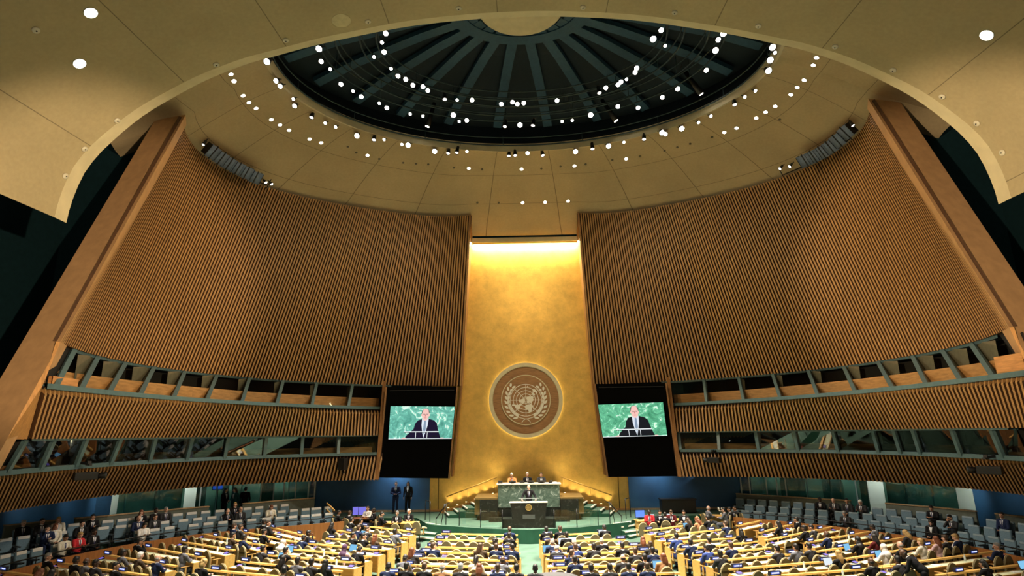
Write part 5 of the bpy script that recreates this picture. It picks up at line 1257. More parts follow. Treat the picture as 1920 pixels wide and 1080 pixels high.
GSEAT = {
 (-1, 'K'): ('103 184 198 253 271 305 320 336 355 372 386 467 483 515 533', '42:KgfI 70:DkfI 82:LyfX 170:KkmC 222:KaFC 238:KkdI 289:DgfI 404:KYfC'.replace('KaF', 'Kaf'), 'back'),
 (-1, 'M'): ('16 31 71 197 211 252 267 284 347 364 380 483 516 532 548 563 579 594', '56:NkfC 93:KkfI 102:LafI 226:NZfI 243:DbfI 393:KZfC 417:DZfI 497:LafP', 'middle'),
 (-1, 'F'): ('22 48 62 292 308 366 382 398 415 430 447 501 517 532 548 563 579 594', '118:LkmP 136:RYfP 174:KkdI 268:WlfP', 'front'),
 (1, 'K'): ('1408 1424 1444 1460 1476 1492 1509 1525 1541 1669 1689 1707 1729 1787 1807 1868 1910', '1557:KkdP 1575:DZfP 1629:DkmI 1649:DwfP 1762:KkmB 1887:NkmI', 'back'),
 (1, 'M'): ('1440 1456 1472 1490 1506 1522 1540 1615 1632 1651 1668 1685 1703 1721 1738 1762 1780 1842 1862 1882 1904', '1807:DkmC', 'middle'),
 (1, 'F'): ('1414 1431 1449 1466 1485 1503 1521 1539 1612 1633 1653 1672 1690 1709 1727 1832 1850 1872 1892 1911', '1592:DgfP 1748:KsfI', 'front')}
for (s, k), (seats, people, word) in GSEAT.items():
    f = GF[s][k]; zt = ZT[s][k]+.95; zf = ZT[s][k]
    items = sorted([(float(x), None) for x in seats.split()]+[(float(p.split(':')[0]), p.split(':')[1]) for p in people.split()], key=lambda q: q[0]*(-s))
    def th_px(px):
        lo, hi = -.6, 1.0
        for _ in range(40):
            m = (lo+hi)/2
            if (project(gp(f, m, s, zt))[0] < px) == (s < 0): lo = m
            else: hi = m
        return (lo+hi)/2
    # from the camera end towards the stage, never closer than a seat's width
    seq = sorted((th_px(px), c) for px, c in items); out = []
    for t, c in seq:
        if out:
            r = f(t); p0 = gp(f, out[-1][0], s, 0)
            while (gp(f, t, s, 0)-p0).length < .60: t += .002
        out.append((t, c))
    sd = 'left' if s < 0 else 'right'
    for i, (t, c) in enumerate(out):
        p = gp(f, t, s, zf); q = gp(f, t+.02, s, zf)-gp(f, t-.02, s, zf); nv = V((-q.y, q.x, 0)).normalized()
        if nv.dot(V((0, 26, 0))-p) < 0: nv = -nv
        rz = atan2(-nv.x, nv.y)
        place_seat(s, p, rz, f'{"empty" if c is None else "occupied"} blue-grey padded seat, {word} row of {sd} gallery, {ordw(i+1)} from its near end')
        if c: person(c, p+nv*.06+V((0, 0, .0)), rz, f'{word} row {sd} gallery, {ordw(i+1)} from near end')
# ------------------------------------------------------------------ lighting fixtures, loudspeakers, cameras
bulb = glow('lamp_lens', (1, .93, .82), 30.); bulb_dim = glow('lamp_lens_dim', (1, .9, .78), 5.)
can_m = mat('lamp_can', (.006, .006, .007), .45)
def oriented(o, loc, d, roll=0):
    o.location = loc; o.rotation_mode = 'QUATERNION'; o.rotation_quaternion = V(d).to_track_quat('-Z', 'Y')
def spot_proto(r, L, lens):
    e = empty('stage_spotlight')
    mb = MB(); mb.lathe([(0, L), (r*.7, L), (r*.8, L*.5), (r*.9, L*.45), (r, .0), (r*.9, .0), (r*.86, .06)], 14, 0, None, True); mb.build('housing', can_m, e)
    mb = MB(); mb.lathe([(r*.9, .05), (r*.6, .02), (0, .005)], 14); mb.build('lens', lens, e)
    mb = MB(); mb.bar((-r*1.15, 0, L*.4), (-r*1.15, 0, L*1.25), .02, .04); mb.bar((r*1.15, 0, L*.4), (r*1.15, 0, L*1.25), .02, .04); mb.bar((-r*1.15, 0, L*1.25), (r*1.15, 0, L*1.25), .03, .03); mb.build('yoke', can_m, e)
    return e
SPOT = {}
def spot(kind, loc, d, label, group):
    r, L, lens = {'big': (.15, .42, bulb), 'mid': (.12, .36, bulb), 'small': (.085, .3, bulb), 'off': (.12, .5, bulb_dim), 'can': (.15, 1.5, bulb)}[kind]
    if kind not in SPOT: o = SPOT[kind] = spot_proto(r, L, lens)
    else: o = copy_tree(SPOT[kind])
    oriented(o, loc, d); tag(o, label, 'spotlight', group); return o
RIM = 'b500,116 m517,152 m525,162 s549.6,186 m552,199 o583.7,221 s609.5,231 s629,238.5 b669,255 o701,263 s720,262 s753.4,271 b765,272.5 b814.7,284 o840,288 o856,287 s875.4,284 o954,293 o966,292 m989,287.5 o1018,292 b1079,284.5 o1111,280 b1141.4,274 s1170,267 o1207.5,262 b1241.6,249 m1248,252 b1278.6,241.5 s1310,230 s1333.4,218 o1378,197 s1397,182 s1416.5,170.5 b1441.6,133 b1444.6,113 s1453.5,99 b1449,89'
MID = 'b597.6,92 m602,115.5 s619,130 m639,158 s661.6,171 m677,181.6 s711,194 m725,202.6 s769,214 s793,218 c801,238 b850,216 m875,226 s861,228 o946.5,238 b975,234.6 o999,236 s1054,228 s1073,226 b1107.6,216 c1155.6,227 m1158.6,200 m1196.5,202.7 m1242,182.6 m1271,167 c1315.7,177 m1324.5,132 b1342,95 m1347,75 b1357,63'
INN = 'm723,63 s716,80 m720,98 s701,107 s733,129 m746,143 m760.5,149 m774,160 m793,163 m802,170 o834,187 s857,188 m885,188 m940,195.5 m961,192 m970,195.5 m982,193.5 m1044.5,189 o1124,175 m1136,165 m1159,159 m1164.5,154 s1175,149 m1191,136 m1194,128 s1247.5,86 b1225,73.5 m1240,57'
KN = {'b': 'big', 'm': 'mid', 's': 'small', 'o': 'off', 'c': 'can'}
for nm, lst, z, aim in (('rim', RIM, RZ-.35, (0, 24, 0)), ('middle ring', MID, RZ+.5, (0, 20, 2)), ('inner ring', INN, RZ+.75, (0, 18, 3))):
    for i, q in enumerate(lst.split()):
        k, x, y = q[0], *map(float, q[1:].split(',')); p = at_z(x, y, z)
        if k == 'o': d = V((.15*sin(i*7), -.35, -1))
        else: d = V((aim[0]-p.x*.0, aim[1], aim[2]))-p; d = V((-p.x*.12, -p.y*.75+2, -p.z+H))
        if k == 'can': pass
        if k == 'c': d = V((-.25 if x < 900 else .55, .0, -1.)); p = p
        spot(KN[k], p, d, f'{"long grey tubular spotlight" if k == "c" else ("unlit black spotlight" if k == "o" else "glowing spotlight")} on the dome\'s {nm}, {ordw(i+1)} from its left end', f'spotlights on the dome {nm}')
# catwalk rings carrying them
cat_m = mat('catwalk_steel', (.02, .045, .055), .6)
for j, (ka, z, nm) in enumerate(((.97, RZ+.28, 'outer'), (.80, RZ+1.05, 'middle outer'), (.735, RZ+1.1, 'middle'), (.64, RZ+1.2, 'middle inner'), (.575, RZ+1.25, 'inner'))):
    e = empty('lighting_catwalk', ring(0, ka, z), 0, f'thin dark steel ring hanging in the lighting dome, {nm} one', 'catwalk', 'catwalk rings in the dome'); o = e.location.copy()
    mb = MB(); n = 90; P = [ring(2*pi*i/n, ka, z)-o for i in range(n+1)]
    mb.tube(P, .04, 6); mb.build('lower_tube', cat_m, e)
    mb = MB(); mb.tube([p+V((0, 0, .5)) for p in P], .035, 6); mb.build('upper_tube', cat_m, e)
    for i in range(0, n, 6):
        mb = MB(); mb.tube([P[i], P[i]+V((0, 0, 1.4-.2*j if ka < .9 else .6))], .02, 5); mb.build('hanger', cat_m, e)
# recessed downlights in the dome ceiling
DOWN = '433,139 438.6,152 455.7,179 466.6,192 480,203 508.6,224 525,234 542,244 580.5,260.5 602,267.5 689,291 879,315.5 978,317 1077,311 1174,297.6 1358,248 1381,240 1418,221 1435.7,210 1453.5,199 1483,177 1495,163.6 1531,108 1525,122 1508,150 980,380 1022,379 1065,377'
from mathutils.bvhtree import BVHTree
def tree(n): me = bpy.data.objects[n].data; return BVHTree.FromPolygons([v.co for v in me.vertices], [tuple(p.vertices) for p in me.polygons])
dome, vault = tree('ceiling_dome'), tree('ceiling_vault')
def hit(obj, px, py):
    d = ray(px, py); loc, nr, _, _ = obj.ray_cast(V((0, 0, H)), d.normalized())
    if loc is None: return None, None
    if nr.dot(d) > 0: nr = -nr
    return loc, nr
bulb_down = glow('downlight_lens', (1, .95, .85), 14.)
def down_proto(r):
    e = empty('ceiling_downlight')
    mb = MB(); mb.lathe([(r, -.004), (r, .012), (r*.86, .012), (r*.84, .004)], 20); mb.build('rim', mat('downlight_rim', (.5, .45, .32), .5), e)
    mb = MB(); mb.lathe([(0, .008), (r*.85, .008)], 20, 0, None, False); mb.build('lens', bulb_down, e); return e
DP = down_proto(.11); DP2 = down_proto(.185); used = False
def put(proto, first, loc, nr, label, group, cat='downlight'):
    o = proto if first else copy_tree(proto)
    o.location = loc+nr*.006; o.rotation_mode = 'QUATERNION'; o.rotation_quaternion = nr.to_track_quat('Z', 'Y'); tag(o, label, cat, group)
for i, q in enumerate(DOWN.split()):
    x, y = map(float, q.split(',')); l, nr = hit(dome, x, y)
    if l is None: continue
    low = y > 350
    put(DP, not used, l, nr, f'recessed downlight in the dome ceiling, {("lower trio above the gold wall, "+ordw(i-24)) if low else ordw(i+1)} from left', 'downlights in the dome ceiling'); used = True
for i, (x, y, w) in enumerate(((170, 24, 'larger one at upper left'), (149, 119, 'lower one at left'), (1850, 66, 'single one at upper right'))):
    l, nr = hit(vault, x, y)
    if l is not None: put(DP2, i == 0, l, nr, f'large round downlight in the plaster vault, {w}', 'downlights in the vault')
# small cream sensor discs along the vault's edge
sd_m = mat('sensor_cream', (.62, .58, .45), .5, var=.04)
def sens_proto():
    e = empty('ceiling_sensor'); mb = MB(); mb.lathe([(.095, -.004), (.095, .03), (.06, .045), (0, .045)], 18); mb.build('cap', sd_m, e)
    mb = MB(); mb.lathe([(.02, .045), (.02, .06), (0, .06)], 10); mb.build('nozzle', steel, e); return e
SP = sens_proto(); used = False
SENS = '67,56 122,330 158,279 219,225.6 306.5,175 405,120.6 535.5,75 690,40 860,15 1093,13 1265,23 1422,48 1566,87 1675,131 1767,181 1832,231 1880,286'
for i, q in enumerate(SENS.split()):
    x, y = map(float, q.split(',')); l, nr = hit(vault, x, y)
    if l is None: continue
    put(SP, not used, l, nr, f'small cream sensor disc on the plaster vault, {ordw(i+1)} along the arched edge from left', 'sensor discs on the vault', 'sensor'); used = True
OFFS = '652,275 668,286 711,298 756,305 780,307 803,308 851,314.5 904,317.5 1015,316 1051,312 1098,308 1148,300 1200,293 1246,282.5 1270,276 1294,269.5 1335,257 1462,224 895,380 935,380'
for i, q in enumerate(OFFS.split()):
    x, y = map(float, q.split(',')); l, nr = hit(dome, x, y)
    if l is None: continue
    mb = MB(); mb.lathe([(.07, -.004), (.07, .01), (.045, .01), (.02, .02), (0, .02)], 14); o = mb.build('unlit_downlight', mat('unlit_lens', (.10, .085, .05), .4)); o.location = l+nr*.005; o.rotation_mode = 'QUATERNION'; o.rotation_quaternion = nr.to_track_quat('Z', 'Y')
    tag(o, f'small unlit downlight in the dome ceiling, {ordw(i+1)} among the unlit ones from left', 'downlight', 'unlit downlights in the dome ceiling')
# a round repaired patch on the vault
l, nr = hit(vault, 640, 39); mb = MB(); mb.lathe([(.32, 0), (.3, .004), (0, .004)], 24); o = mb.build('ceiling_patch', mat('patch_plaster', (.56, .49, .29), .85)); o.location = l+nr*.003; o.rotation_mode = 'QUATERNION'; o.rotation_quaternion = nr.to_track_quat('Z', 'Y'); tag(o, 'pale round repaired patch on the plaster vault near the arched edge', 'patch')
# line arrays of curved grey loudspeakers on the wall heads
spk_m = mat('speaker_shell', (.15, .21, .32), .4, var=.1)
def spk_proto():
    e = empty('array_loudspeaker')
    mb = MB(); n = 10
    prof = [(-.36*cos(pi*k/n)*.9, .30*sin(pi*k/n)) for k in range(n+1)]
    mb.prism([(x, y) for x, y in prof], -.33, .33, 0, Matrix.Rotation(pi/2, 4, 'Z'), True); mb.build('shell', spk_m, e, recalc=True)
    mb = MB(); mb.box((-.30, -.30, -.337), (.03, .30, -.331)); mb.box((-.30, -.30, .331), (.03, .30, .337)); mb.build('end_plates', can_m, e)
    mb = MB(); mb.bar((.0, -.38, 0), (.0, .38, 0), .05, .05); mb.build('bracket', can_m, e); return e
SPK = spk_proto(); used = False
for s, pts in ((-1, [(400, 286), (415, 297), (430, 307), (446, 316), (462, 324), (479, 333)]), (1, [(1509, 301), (1525, 294), (1541, 286), (1556, 276), (1570, 264), (1585, 249)])):
    sdn = 'left' if s < 0 else 'right'
    for i, (x, y) in enumerate(pts):
        q = pts if s < 0 else pts
        # hang on the wall's head line
        t = theta_at('T', x, s)
        for _ in range(1): pass
        base = wall_pt('T', t, s, -.30); 
        l, nr = hit(dome, x, y); p = V((0, 0, H)).lerp(l, .962) if l is not None else at_y(x, y, base.y)
        o = SPK if not used else copy_tree(SPK); used = True
        tg = (wall_pt('T', t+.03, s)-wall_pt('T', t-.03, s)).normalized(); out = V((0, 24, 6))-p; out.normalize()
        z = tg; xax = out-(out.dot(z))*z; xax.normalize(); yax = z.cross(xax)
        o.matrix_world = Matrix(((xax.x, yax.x, z.x, p.x), (xax.y, yax.y, z.y, p.y), (xax.z, yax.z, z.z, p.z), (0, 0, 0, 1)))
        tag(o, f'curved blue-grey loudspeaker on top of the {sdn} slatted wall, {ordw(i+1)} of its line from left', 'loudspeaker', 'loudspeakers on the wall heads')
    for i, (x, y) in enumerate(((381, 272), (499, 343), (510, 346)) if s < 0 else ((1600, 236), (1462, 317), (1480, 313))):
        t = theta_at('T', x, s); base = wall_pt('T', t, s, -.35); l, nr = hit(dome, x, y); p = V((0, 0, H)).lerp(l, .965) if l is not None else at_y(x, y, base.y)
        spot('small', p, V((-s*.8 if i else s*.2, -.3, -.9)), f'small spotlight beside the loudspeakers on the {sdn} wall head, {ordw(i+1)} from the line\'s pillar end', 'spotlights on the wall heads')
    tr = pts; e = empty('speaker_truss', (0, 0, 0), 0, f'thin black truss carrying the loudspeakers on the {sdn} wall head', 'truss')
    P = [wall_pt('T', theta_at('T', x, s), s, -.25)+V((0, 0, -.12)) for x in ((376, 400, 430, 462, 495) if s < 0 else (1604, 1580, 1550, 1520, 1475))]; o = P[0].copy(); e.location = o
    mb = MB(); mb.tube([p-o+V((0, 0, .1)) for p in P], .03, 6); mb.build('rail', can_m, e)
    for p in P: mb = MB(); mb.tube([p-o+V((0, 0, -.1)), p-o+V((-s*.35, -.3, .30))], .025, 5); mb.build('upright', can_m, e)
# robotic cameras and a speaker box on the lowest slat band
def broadcast_camera(px, py, s, label):
    t = theta_at('B', px, s); io = -1.5 if abs(px-960) > 600 else -.8; y = wall_pt('B', t, s).y+3; p = at_y(px, py, y)
    for _ in range(400):
        a_ = atan2(p.y-YC, abs(p.x)); q_ = wall_pt('A', a_, s)
        if hypot(p.x, p.y-YC) < hypot(q_.x, q_.y-YC)-.35: break
        y -= .03; p = at_y(px, py, y)
    e = empty('broadcast_camera', p, atan2(s*.9, 1) if 0 else (radians(-40) if s < 0 else radians(40)), label, 'camera')
    mb = MB(); mb.box((-.16, -.42, -.13), (.16, .32, .15), bev=.02); mb.build('body', can_m, e)
    mb = MB(); M = Matrix.Rotation(-pi/2, 4, 'X'); mb.lathe([(.10, .30), (.12, .55), (.13, .62), (.1, .62)], 16, 0, M); mb.build('lens', can_m, e)
    mb = MB(); mb.bar((-.24, 0, -.05), (-.24, 0, .42), .05, .1); mb.bar((.24, 0, -.05), (.24, 0, .42), .05, .1); mb.bar((-.26, 0, .42), (.26, 0, .42), .1, .06); mb.build('yoke', can_m, e)
    mb = MB(); q = Matrix.Rotation(-e.rotation_euler.z, 4, 'Z') @ V((p.x, p.y-YC, 0)).normalized()*.45; mb.bar((0, 0, .45), (q.x, q.y, .5), .09, .09); mb.box((-.06, -.06, .40), (.06, .06, .55)); mb.build('wall_arm', can_m, e)
broadcast_camera(163, 893, -1, 'black remote broadcast camera on an arm before the lowest left slats')
broadcast_camera(1853, 882, 1, 'black remote broadcast camera on an arm before the lowest right slats')
broadcast_camera(1338, 863, 1, 'small black camera on the lowest right slats next to the screen tower')
t = theta_at('B', 641, -1); y = wall_pt('B', t, -1, -.2).y; p = at_y(643, 870, y); e = empty('wall_loudspeaker', p, radians(-15), 'black box loudspeaker on the lowest left slats next to the screen tower', 'loudspeaker')
mb = MB(); mb.box((-.2, -.2, -.32), (.2, .2, .32), bev=.03); mb.build('cabinet', can_m, e)
mb = MB(); mb.bar((0, .0, -.45), (0, .25, -.45), .05, .05); mb.bar((0, 0, -.45), (0, 0, -.3), .05, .05); mb.build('bracket', can_m, e)
# foot lights along the dais stairs
fl_m = glow('footlight_lens', (1, .8, .42), 8.)
for s, sdn in ((-1, 'left'), (1, 'right')):
    for i in range(6):
        x = s*(4.7-.52*i); z = ST+.125+(5.1-abs(x))/3.35
        e = empty('stair_footlight', (x, 36.125, z), 0, f'small brass footlight washing the gold wall behind the {sdn} dais stairs, {ordw(i+1)} from the foot', 'footlight', 'footlights along the gold wall')
        mb = MB(); mb.box((-.07, -.05, 0), (.07, .05, .06)); mb.build('housing', rail_gold, e)
        mb = MB(); mb.box((-.05, -.03, .0605), (.05, .03, .066)); mb.build('lens', fl_m, e)
# ------------------------------------------------------------------ rostrum people, officers, tables beside the stage
person('KZfJ', (0.0, 31.2, ST+.205), pi, 'speaking at the black lectern')
for px, code, w in ((960, 'SwmC', 'at the green dais desk'), (989, 'KwfI', 'in middle seat of dais desk'), (1015, 'DbfA', 'at the dais desk near brass rail')):
    p = at_y(px, 900, 34.35); z = ST+1.0
    place_chair(V((p.x, 34.55, z)), pi, f'occupied tan chair behind the green dais desk, {["one", "two", "three"][[960, 989, 1015].index(px)]}'.replace(', one', ' under the orange-clad person').replace(', two', ' in its middle').replace(', three', ' nearest the brass rail'), 'dais chairs')
    person(code, V((p.x, 34.54, z)), pi, w)
mb = MB(); mb.box((-1.5, 33.95, ST+.62), (1.5, 35.35, ST+.995)); 
# floor of the dais behind its desk
o = mb.build('dais_platform', carpet_dark); tag(o, 'raised green platform under the three dais chairs behind the marble desk', 'platform')
for i, (px, w) in enumerate(((961, 'before the orange-clad person'), (995, 'in the middle of the dais desk'), (1015, 'at the brass rail side of the dais desk'))):
    p = at_y(px, 905, 33.45); e = empty('desk_monitor', (p.x, 33.4, ST+1.832), 0, f'small black monitor {w}', 'monitor', 'monitors on the dais desk')
    mb = MB(); mb.box((-.18, -.02, .04), (.18, .02, .15), 0, Matrix.Rotation(radians(25), 4, 'X')); mb.build('screen', can_m, e); mb = MB(); mb.box((-.1, -.08, 0), (.1, .08, .04)); mb.build('foot', can_m, e)
for i, (px, w) in enumerate(((938, 'near its outer corner'), (979, 'beside the middle monitor'), (1034, 'near the brass rail'))):
    p = at_y(px, 905, 33.45); e = empty('desk_telephone', (p.x, 33.45, ST+1.831), .3*i, f'black desk telephone on the dais desk {w}', 'telephone', 'telephones on the dais desk')
    mb = MB(); mb.hexa([(-.12, -.1, 0), (.12, -.1, 0), (.12, .1, 0), (-.12, .1, 0)], [(-.12, -.1, .03), (.12, -.1, .03), (.12, .1, .1), (-.12, .1, .1)]); mb.build('base', can_m, e)
    mb = MB(); mb.tube([(-.1, .02, .13), (-.06, .03, .12), (.06, .03, .12), (.1, .02, .13)], [.03, .02, .02, .03], 8); mb.build('handset', can_m, e)
sheet(V((1.62-.25, 33.5, ST+1.832)), .3, 'thick white paper stack on the brass rail side of the dais desk', .3, .4, 12)
# security officers by the blue wall
p = at_z(742, 962, ST); person('UbfT', (p.x, 36.3, ST), pi, 'standing against the blue wall nearer the steps', extra=' and tie') if 0 else None
p = at_y(742, 930, 36.35); person('NbfT', (p.x, 36.35, ST), pi+.1, 'hands clasped before blue wall'); p = at_y(765, 930, 36.35); person('KlmS', (p.x, 36.35, ST), pi-.1, 'arms down before blue wall')
# side tables: (tabletop corner pixels at table height), chairs and sitters
def side_table(name, c, w, d, rz, label, h=.74, col=None):
    e = empty(name, c, rz, label, 'table'); m = col or wood_desk
    mb = MB(); mb.box((-w/2, -d/2, h-.05), (w/2, d/2, h), bev=.01); mb.build('tabletop', m, e)
    for x in (-w/2+.06, w/2-.12):
        mb = MB(); mb.box((x, -d/2+.05, .003), (x+.06, d/2-.05, h-.05)); mb.build('end_panel', m, e)
    mb = MB(); mb.box((-w/2+.12, -.02, .2), (w/2-.12, .02, h-.05)); mb.build('modesty_panel', m, e); return e
def flat(px, py, z): return at_z(px, py, z)
def T(px, py, z=.74): p = at_z(px, py, z); p.z = 0; return p
dark_wood = wood_mat('dark_wood', (.08, .04, .02), rough=.4)
c = T(681, 970); side_table('secretariat_table', c, 2.0, .8, radians(-8), 'dark secretariat table with two screens below the blue wall on the left', col=wood_red)
for px, py, w in ((657, 957, 'upright'), (668.5, 961, 'lower')):
    q = c+V(((px-672)*.028, .1, .741)); e = empty('computer_monitor', q, radians(25), f'violet-lit computer monitor on the dark secretariat table, {w} one', 'monitor', 'monitors on the secretariat tables')
    mb = MB(); mb.box((-.22, -.02, .10), (.22, .02, .55)); mb.build('casing', can_m, e); mb = MB(); mb.box((-.2, -.024, .12), (.2, -.0205, .53)); mb.build('display', mat('violet_screen', (0, 0, 0), .4, emit=(.22, .2, .85), es=.9), e); mb = MB(); mb.box((-.1, -.08, 0), (.1, .08, .02)); mb.box((-.03, -.0, .02), (.03, .02, .1)); mb.build('stand', can_m, e)
sheet(c+V((.55, -.1, .7405)), .2, 'pile of white papers on the dark secretariat table', .4, .3, 8)
e = empty('flower_vase', c+V((.1, -.1, .741)), 0, 'small vase of white flowers on the dark secretariat table', 'vase'); mb = MB(); mb.lathe([(.04, 0), (.06, .06), (.03, .12)], 12); mb.build('vase', bottle_m, e)
mb = MB(); rr = random.Random(2)
for k in range(14): a = rr.uniform(0, 6.3); r = rr.uniform(.02, .13); mb.ball((r*cos(a), r*sin(a), .16+rr.uniform(0, .14)), .03, 8, 6)
mb.build('blossom', paper, e)
a_, b_ = at_y(613, 944, 33.6), at_y(627, 957, 32.2)
e = empty('stair_rail', (a_.x, a_.y, 0), 0, 'pair of short sloping wooden rails beside the secretariat table', 'handrail'); q = V((b_.x-a_.x, b_.y-a_.y, 0))
for k in (0, 1):
    mb = MB(); mb.bar((0, 0, a_.z-k*.32), q+V((0, 0, b_.z-k*.32)), .06, .08); mb.build('rail', wood_desk, e)
for p_, z_ in ((V((0, 0, 0)), a_.z), (q, b_.z)): mb = MB(); mb.bar(p_+V((0, 0, .003)), p_+V((0, 0, z_-.03)), .03, .03, 0, V((0, 1, 0))); mb.build('post', steel, e)
def sitter(px, py, code, rz, place, chair=True, zf=.0, zh=1.2):
    p = at_z(px, py, zh+zf); p.z = zf
    if chair: place_chair(p-V((-sin(rz), cos(rz), 0))*.02, rz, f'occupied tan chair {place}', 'side table chairs')
    if code: person(code, p, rz, place)
sitter(634, 961, 'KkmA', radians(-60), 'at outer end of secretariat table')
sitter(655, 962, 'KbfA', radians(-20), 'behind violet secretariat monitors')
sitter(690, 953, 'WbfA', radians(160), 'facing the hall across secretariat table')
sitter(702, 957, 'KkdA', radians(120), 'at stage end of secretariat table')
c2 = T(748, 979); side_table('officials_table', c2, 2.0, .7, radians(-4), 'light wooden table beside the left stage steps', col=wood_desk)
sitter(715, 964, 'KkfA', radians(-70), 'at outer end of light table')
sitter(745, 962, 'KgfA', radians(175), 'facing the hall at light table')
sitter(767, 959, 'KwfL', radians(180), 'at light table beside stage steps')
def lone_chair(px, py, rz, label, z=1.1): p = at_z(px, py, z); p.z = 0; place_chair(p, rz, label, 'side table chairs')
lone_chair(744, 975, radians(-5), 'empty tan chair drawn up to the light table left of the stage')
lone_chair(769, 974, radians(-14), 'empty tan chair at the light table, second towards the steps')
lone_chair(787, 971, radians(-25), 'empty tan chair just left of the stage steps')
console(c2+V((-.3, 0, .741)), 0, 'lit console on the light table left of the stage')
c3 = T(1238, 974); side_table('clerks_table', c3, 2.6, .7, radians(6), 'light clerks table with laptops beside the right stage steps', col=wood_desk)
e = empty('computer_monitor', c3+V((-1.0, .12, .741)), radians(10), 'bright blue computer monitor at the steps end of the clerks table', 'monitor', 'monitors on the secretariat tables')
mb = MB(); mb.box((-.26, -.02, .08), (.26, .02, .46)); mb.build('casing', can_m, e); mb = MB(); mb.box((-.24, -.024, .1), (.24, -.0205, .44)); mb.build('display', mat('blue_screen', (0, 0, 0), .4, emit=(.12, .28, .95), es=1.2), e); mb = MB(); mb.box((-.1, -.08, 0), (.1, .08, .02)); mb.box((-.03, 0, .02), (.03, .02, .1)); mb.build('stand', can_m, e)
laptop(c3+V((-.45, .0, .741)), radians(4), 'white-screened laptop on the clerks table, first past the blue monitor', True); laptop(c3+V((.55, .1, .741)), radians(8), 'white-screened laptop on the clerks table in front of the maroon-clad person', True)
sitter(1217, 960, 'RkdB', radians(170), 'behind clerks blue monitor')
sitter(1237, 961, 'KkmA', radians(170), 'at clerks table second from steps')
sitter(1247, 965, 'KkfA', radians(-10), 'on hall side of clerks table')
sitter(1258, 960, 'MbfB', radians(175), 'behind clerks table laptop')
sitter(1282, 961, 'KkmA', radians(160), 'at far end of clerks table')
for px, py, w in ((1202, 973, 'nearest the stage steps'), (1221, 973, 'second from the stage steps'), (1271, 974, 'at its far end')): lone_chair(px, py, radians(8), f'empty tan chair on the hall side of the clerks table, {w}')
c4 = T(1342, 966); side_table('reporters_table', c4, 1.6, .7, radians(-10), 'light reporters table by the blue wall on the right', col=wood_desk)
p = T(1327, 953, 1.22); sitter(1327, 953, 'GZfA', radians(-80), 'at reporters table by blue wall')
sitter(1358, 956, 'GkfA', radians(60), 'at the reporters table nearest the flowers'); sitter(1369, 955, 'KkmA', radians(80), 'mid far end of reporters table'); sitter(1379, 953, 'KkmA', radians(95), 'gallery end of reporters table')
lone_chair(1314, 962, radians(-70), 'tall pale chair turned sideways beside the reporters table')
e = empty('flower_vase', c4+V((.3, .0, .741)), 0, 'vase of white flowers on the reporters table', 'vase'); mb = MB(); mb.lathe([(.04, 0), (.06, .06), (.03, .12)], 12); mb.build('vase', bottle_m, e)
mb = MB()
for k in range(14): a = rr.uniform(0, 6.3); r = rr.uniform(.02, .16); mb.ball((r*cos(a), r*sin(a), .18+rr.uniform(0, .2)), .03, 8, 6)
mb.build('blossom', paper, e)
p = at_y(1271, 955, 35.6); e = empty('equipment_cabinet', (p.x, 35.6, ST), 0, 'low black equipment cabinet against the blue wall on the right', 'cabinet')
mb = MB(); mb.box((-.95, -.35, .05), (.95, .35, .72), bev=.02); mb.build('body', can_m, e); mb = MB(); mb.box((-1.0, -.4, .72), (1.0, .4, .77)); mb.build('top', can_m, e); mb = MB(); mb.box((-.9, -.3, .003), (.9, .3, .05)); mb.build('plinth', steel, e)
# the man bending in the aisle, and walkers behind the left gallery
p = at_z(1727, 1035, 1.5); p.z = 0; person('KzdO', p, radians(45), 'leaning over an outer right desk')
for px, code, w, po in ((421, 'KlmP', 'standing behind left gallery', 'T'), (442, 'TnfK', 'at left gallery gap', 'K'), (459, 'KkmK', 'in doorway behind left gallery', 'K')):
    a = back_pt(px, -1, out=-.5); a.z = ZT[-1]['K']; person(code[:3]+po, a, radians(-100 if px < 430 else (150 if px < 450 else 20)), w)
# round grey lounge chair close to the camera, only its top in sight
p = at_z(1040, 1078, .95); e = empty('lounge_chair', (p.x, p.y-.4, 0), 0, 'round-backed dark grey chair at the near end of the centre aisle', 'chair')
mb = MB(); mb.lathe([(.0, .0), (.75, .0), (.80, .5), (.78, .85), (.70, .97), (.0, .98)], 32); mb.build('shell', mat('lounge_grey', (.05, .05, .055), .7), e)
mb = MB(); mb.lathe([(.5, -.0), (.5, .02), (0, .02)], 20); mb.build('base', steel, e)
# wall-mounted bits: info screen in the corridor, notice sheets
a = back_pt(406, -1, out=.6); e = empty('corridor_screen', (a.x, a.y, 2.2), radians(35), 'small blue information screen in the corridor behind the left gallery', 'screen')
mb = MB(); mb.box((-.28, -.04, -.0), (.28, .04, .85)); mb.build('casing', can_m, e); mb = MB(); mb.box((-.25, -.045, .03), (.25, -.0405, .82)); mb.build('display', mat('info_screen', (0, 0, 0), .4, emit=(.03, .08, .5), es=1.2), e); mb = MB(); mb.box((-.05, -.03, -1.59), (.05, .03, 0)); mb.build('post', can_m, e)
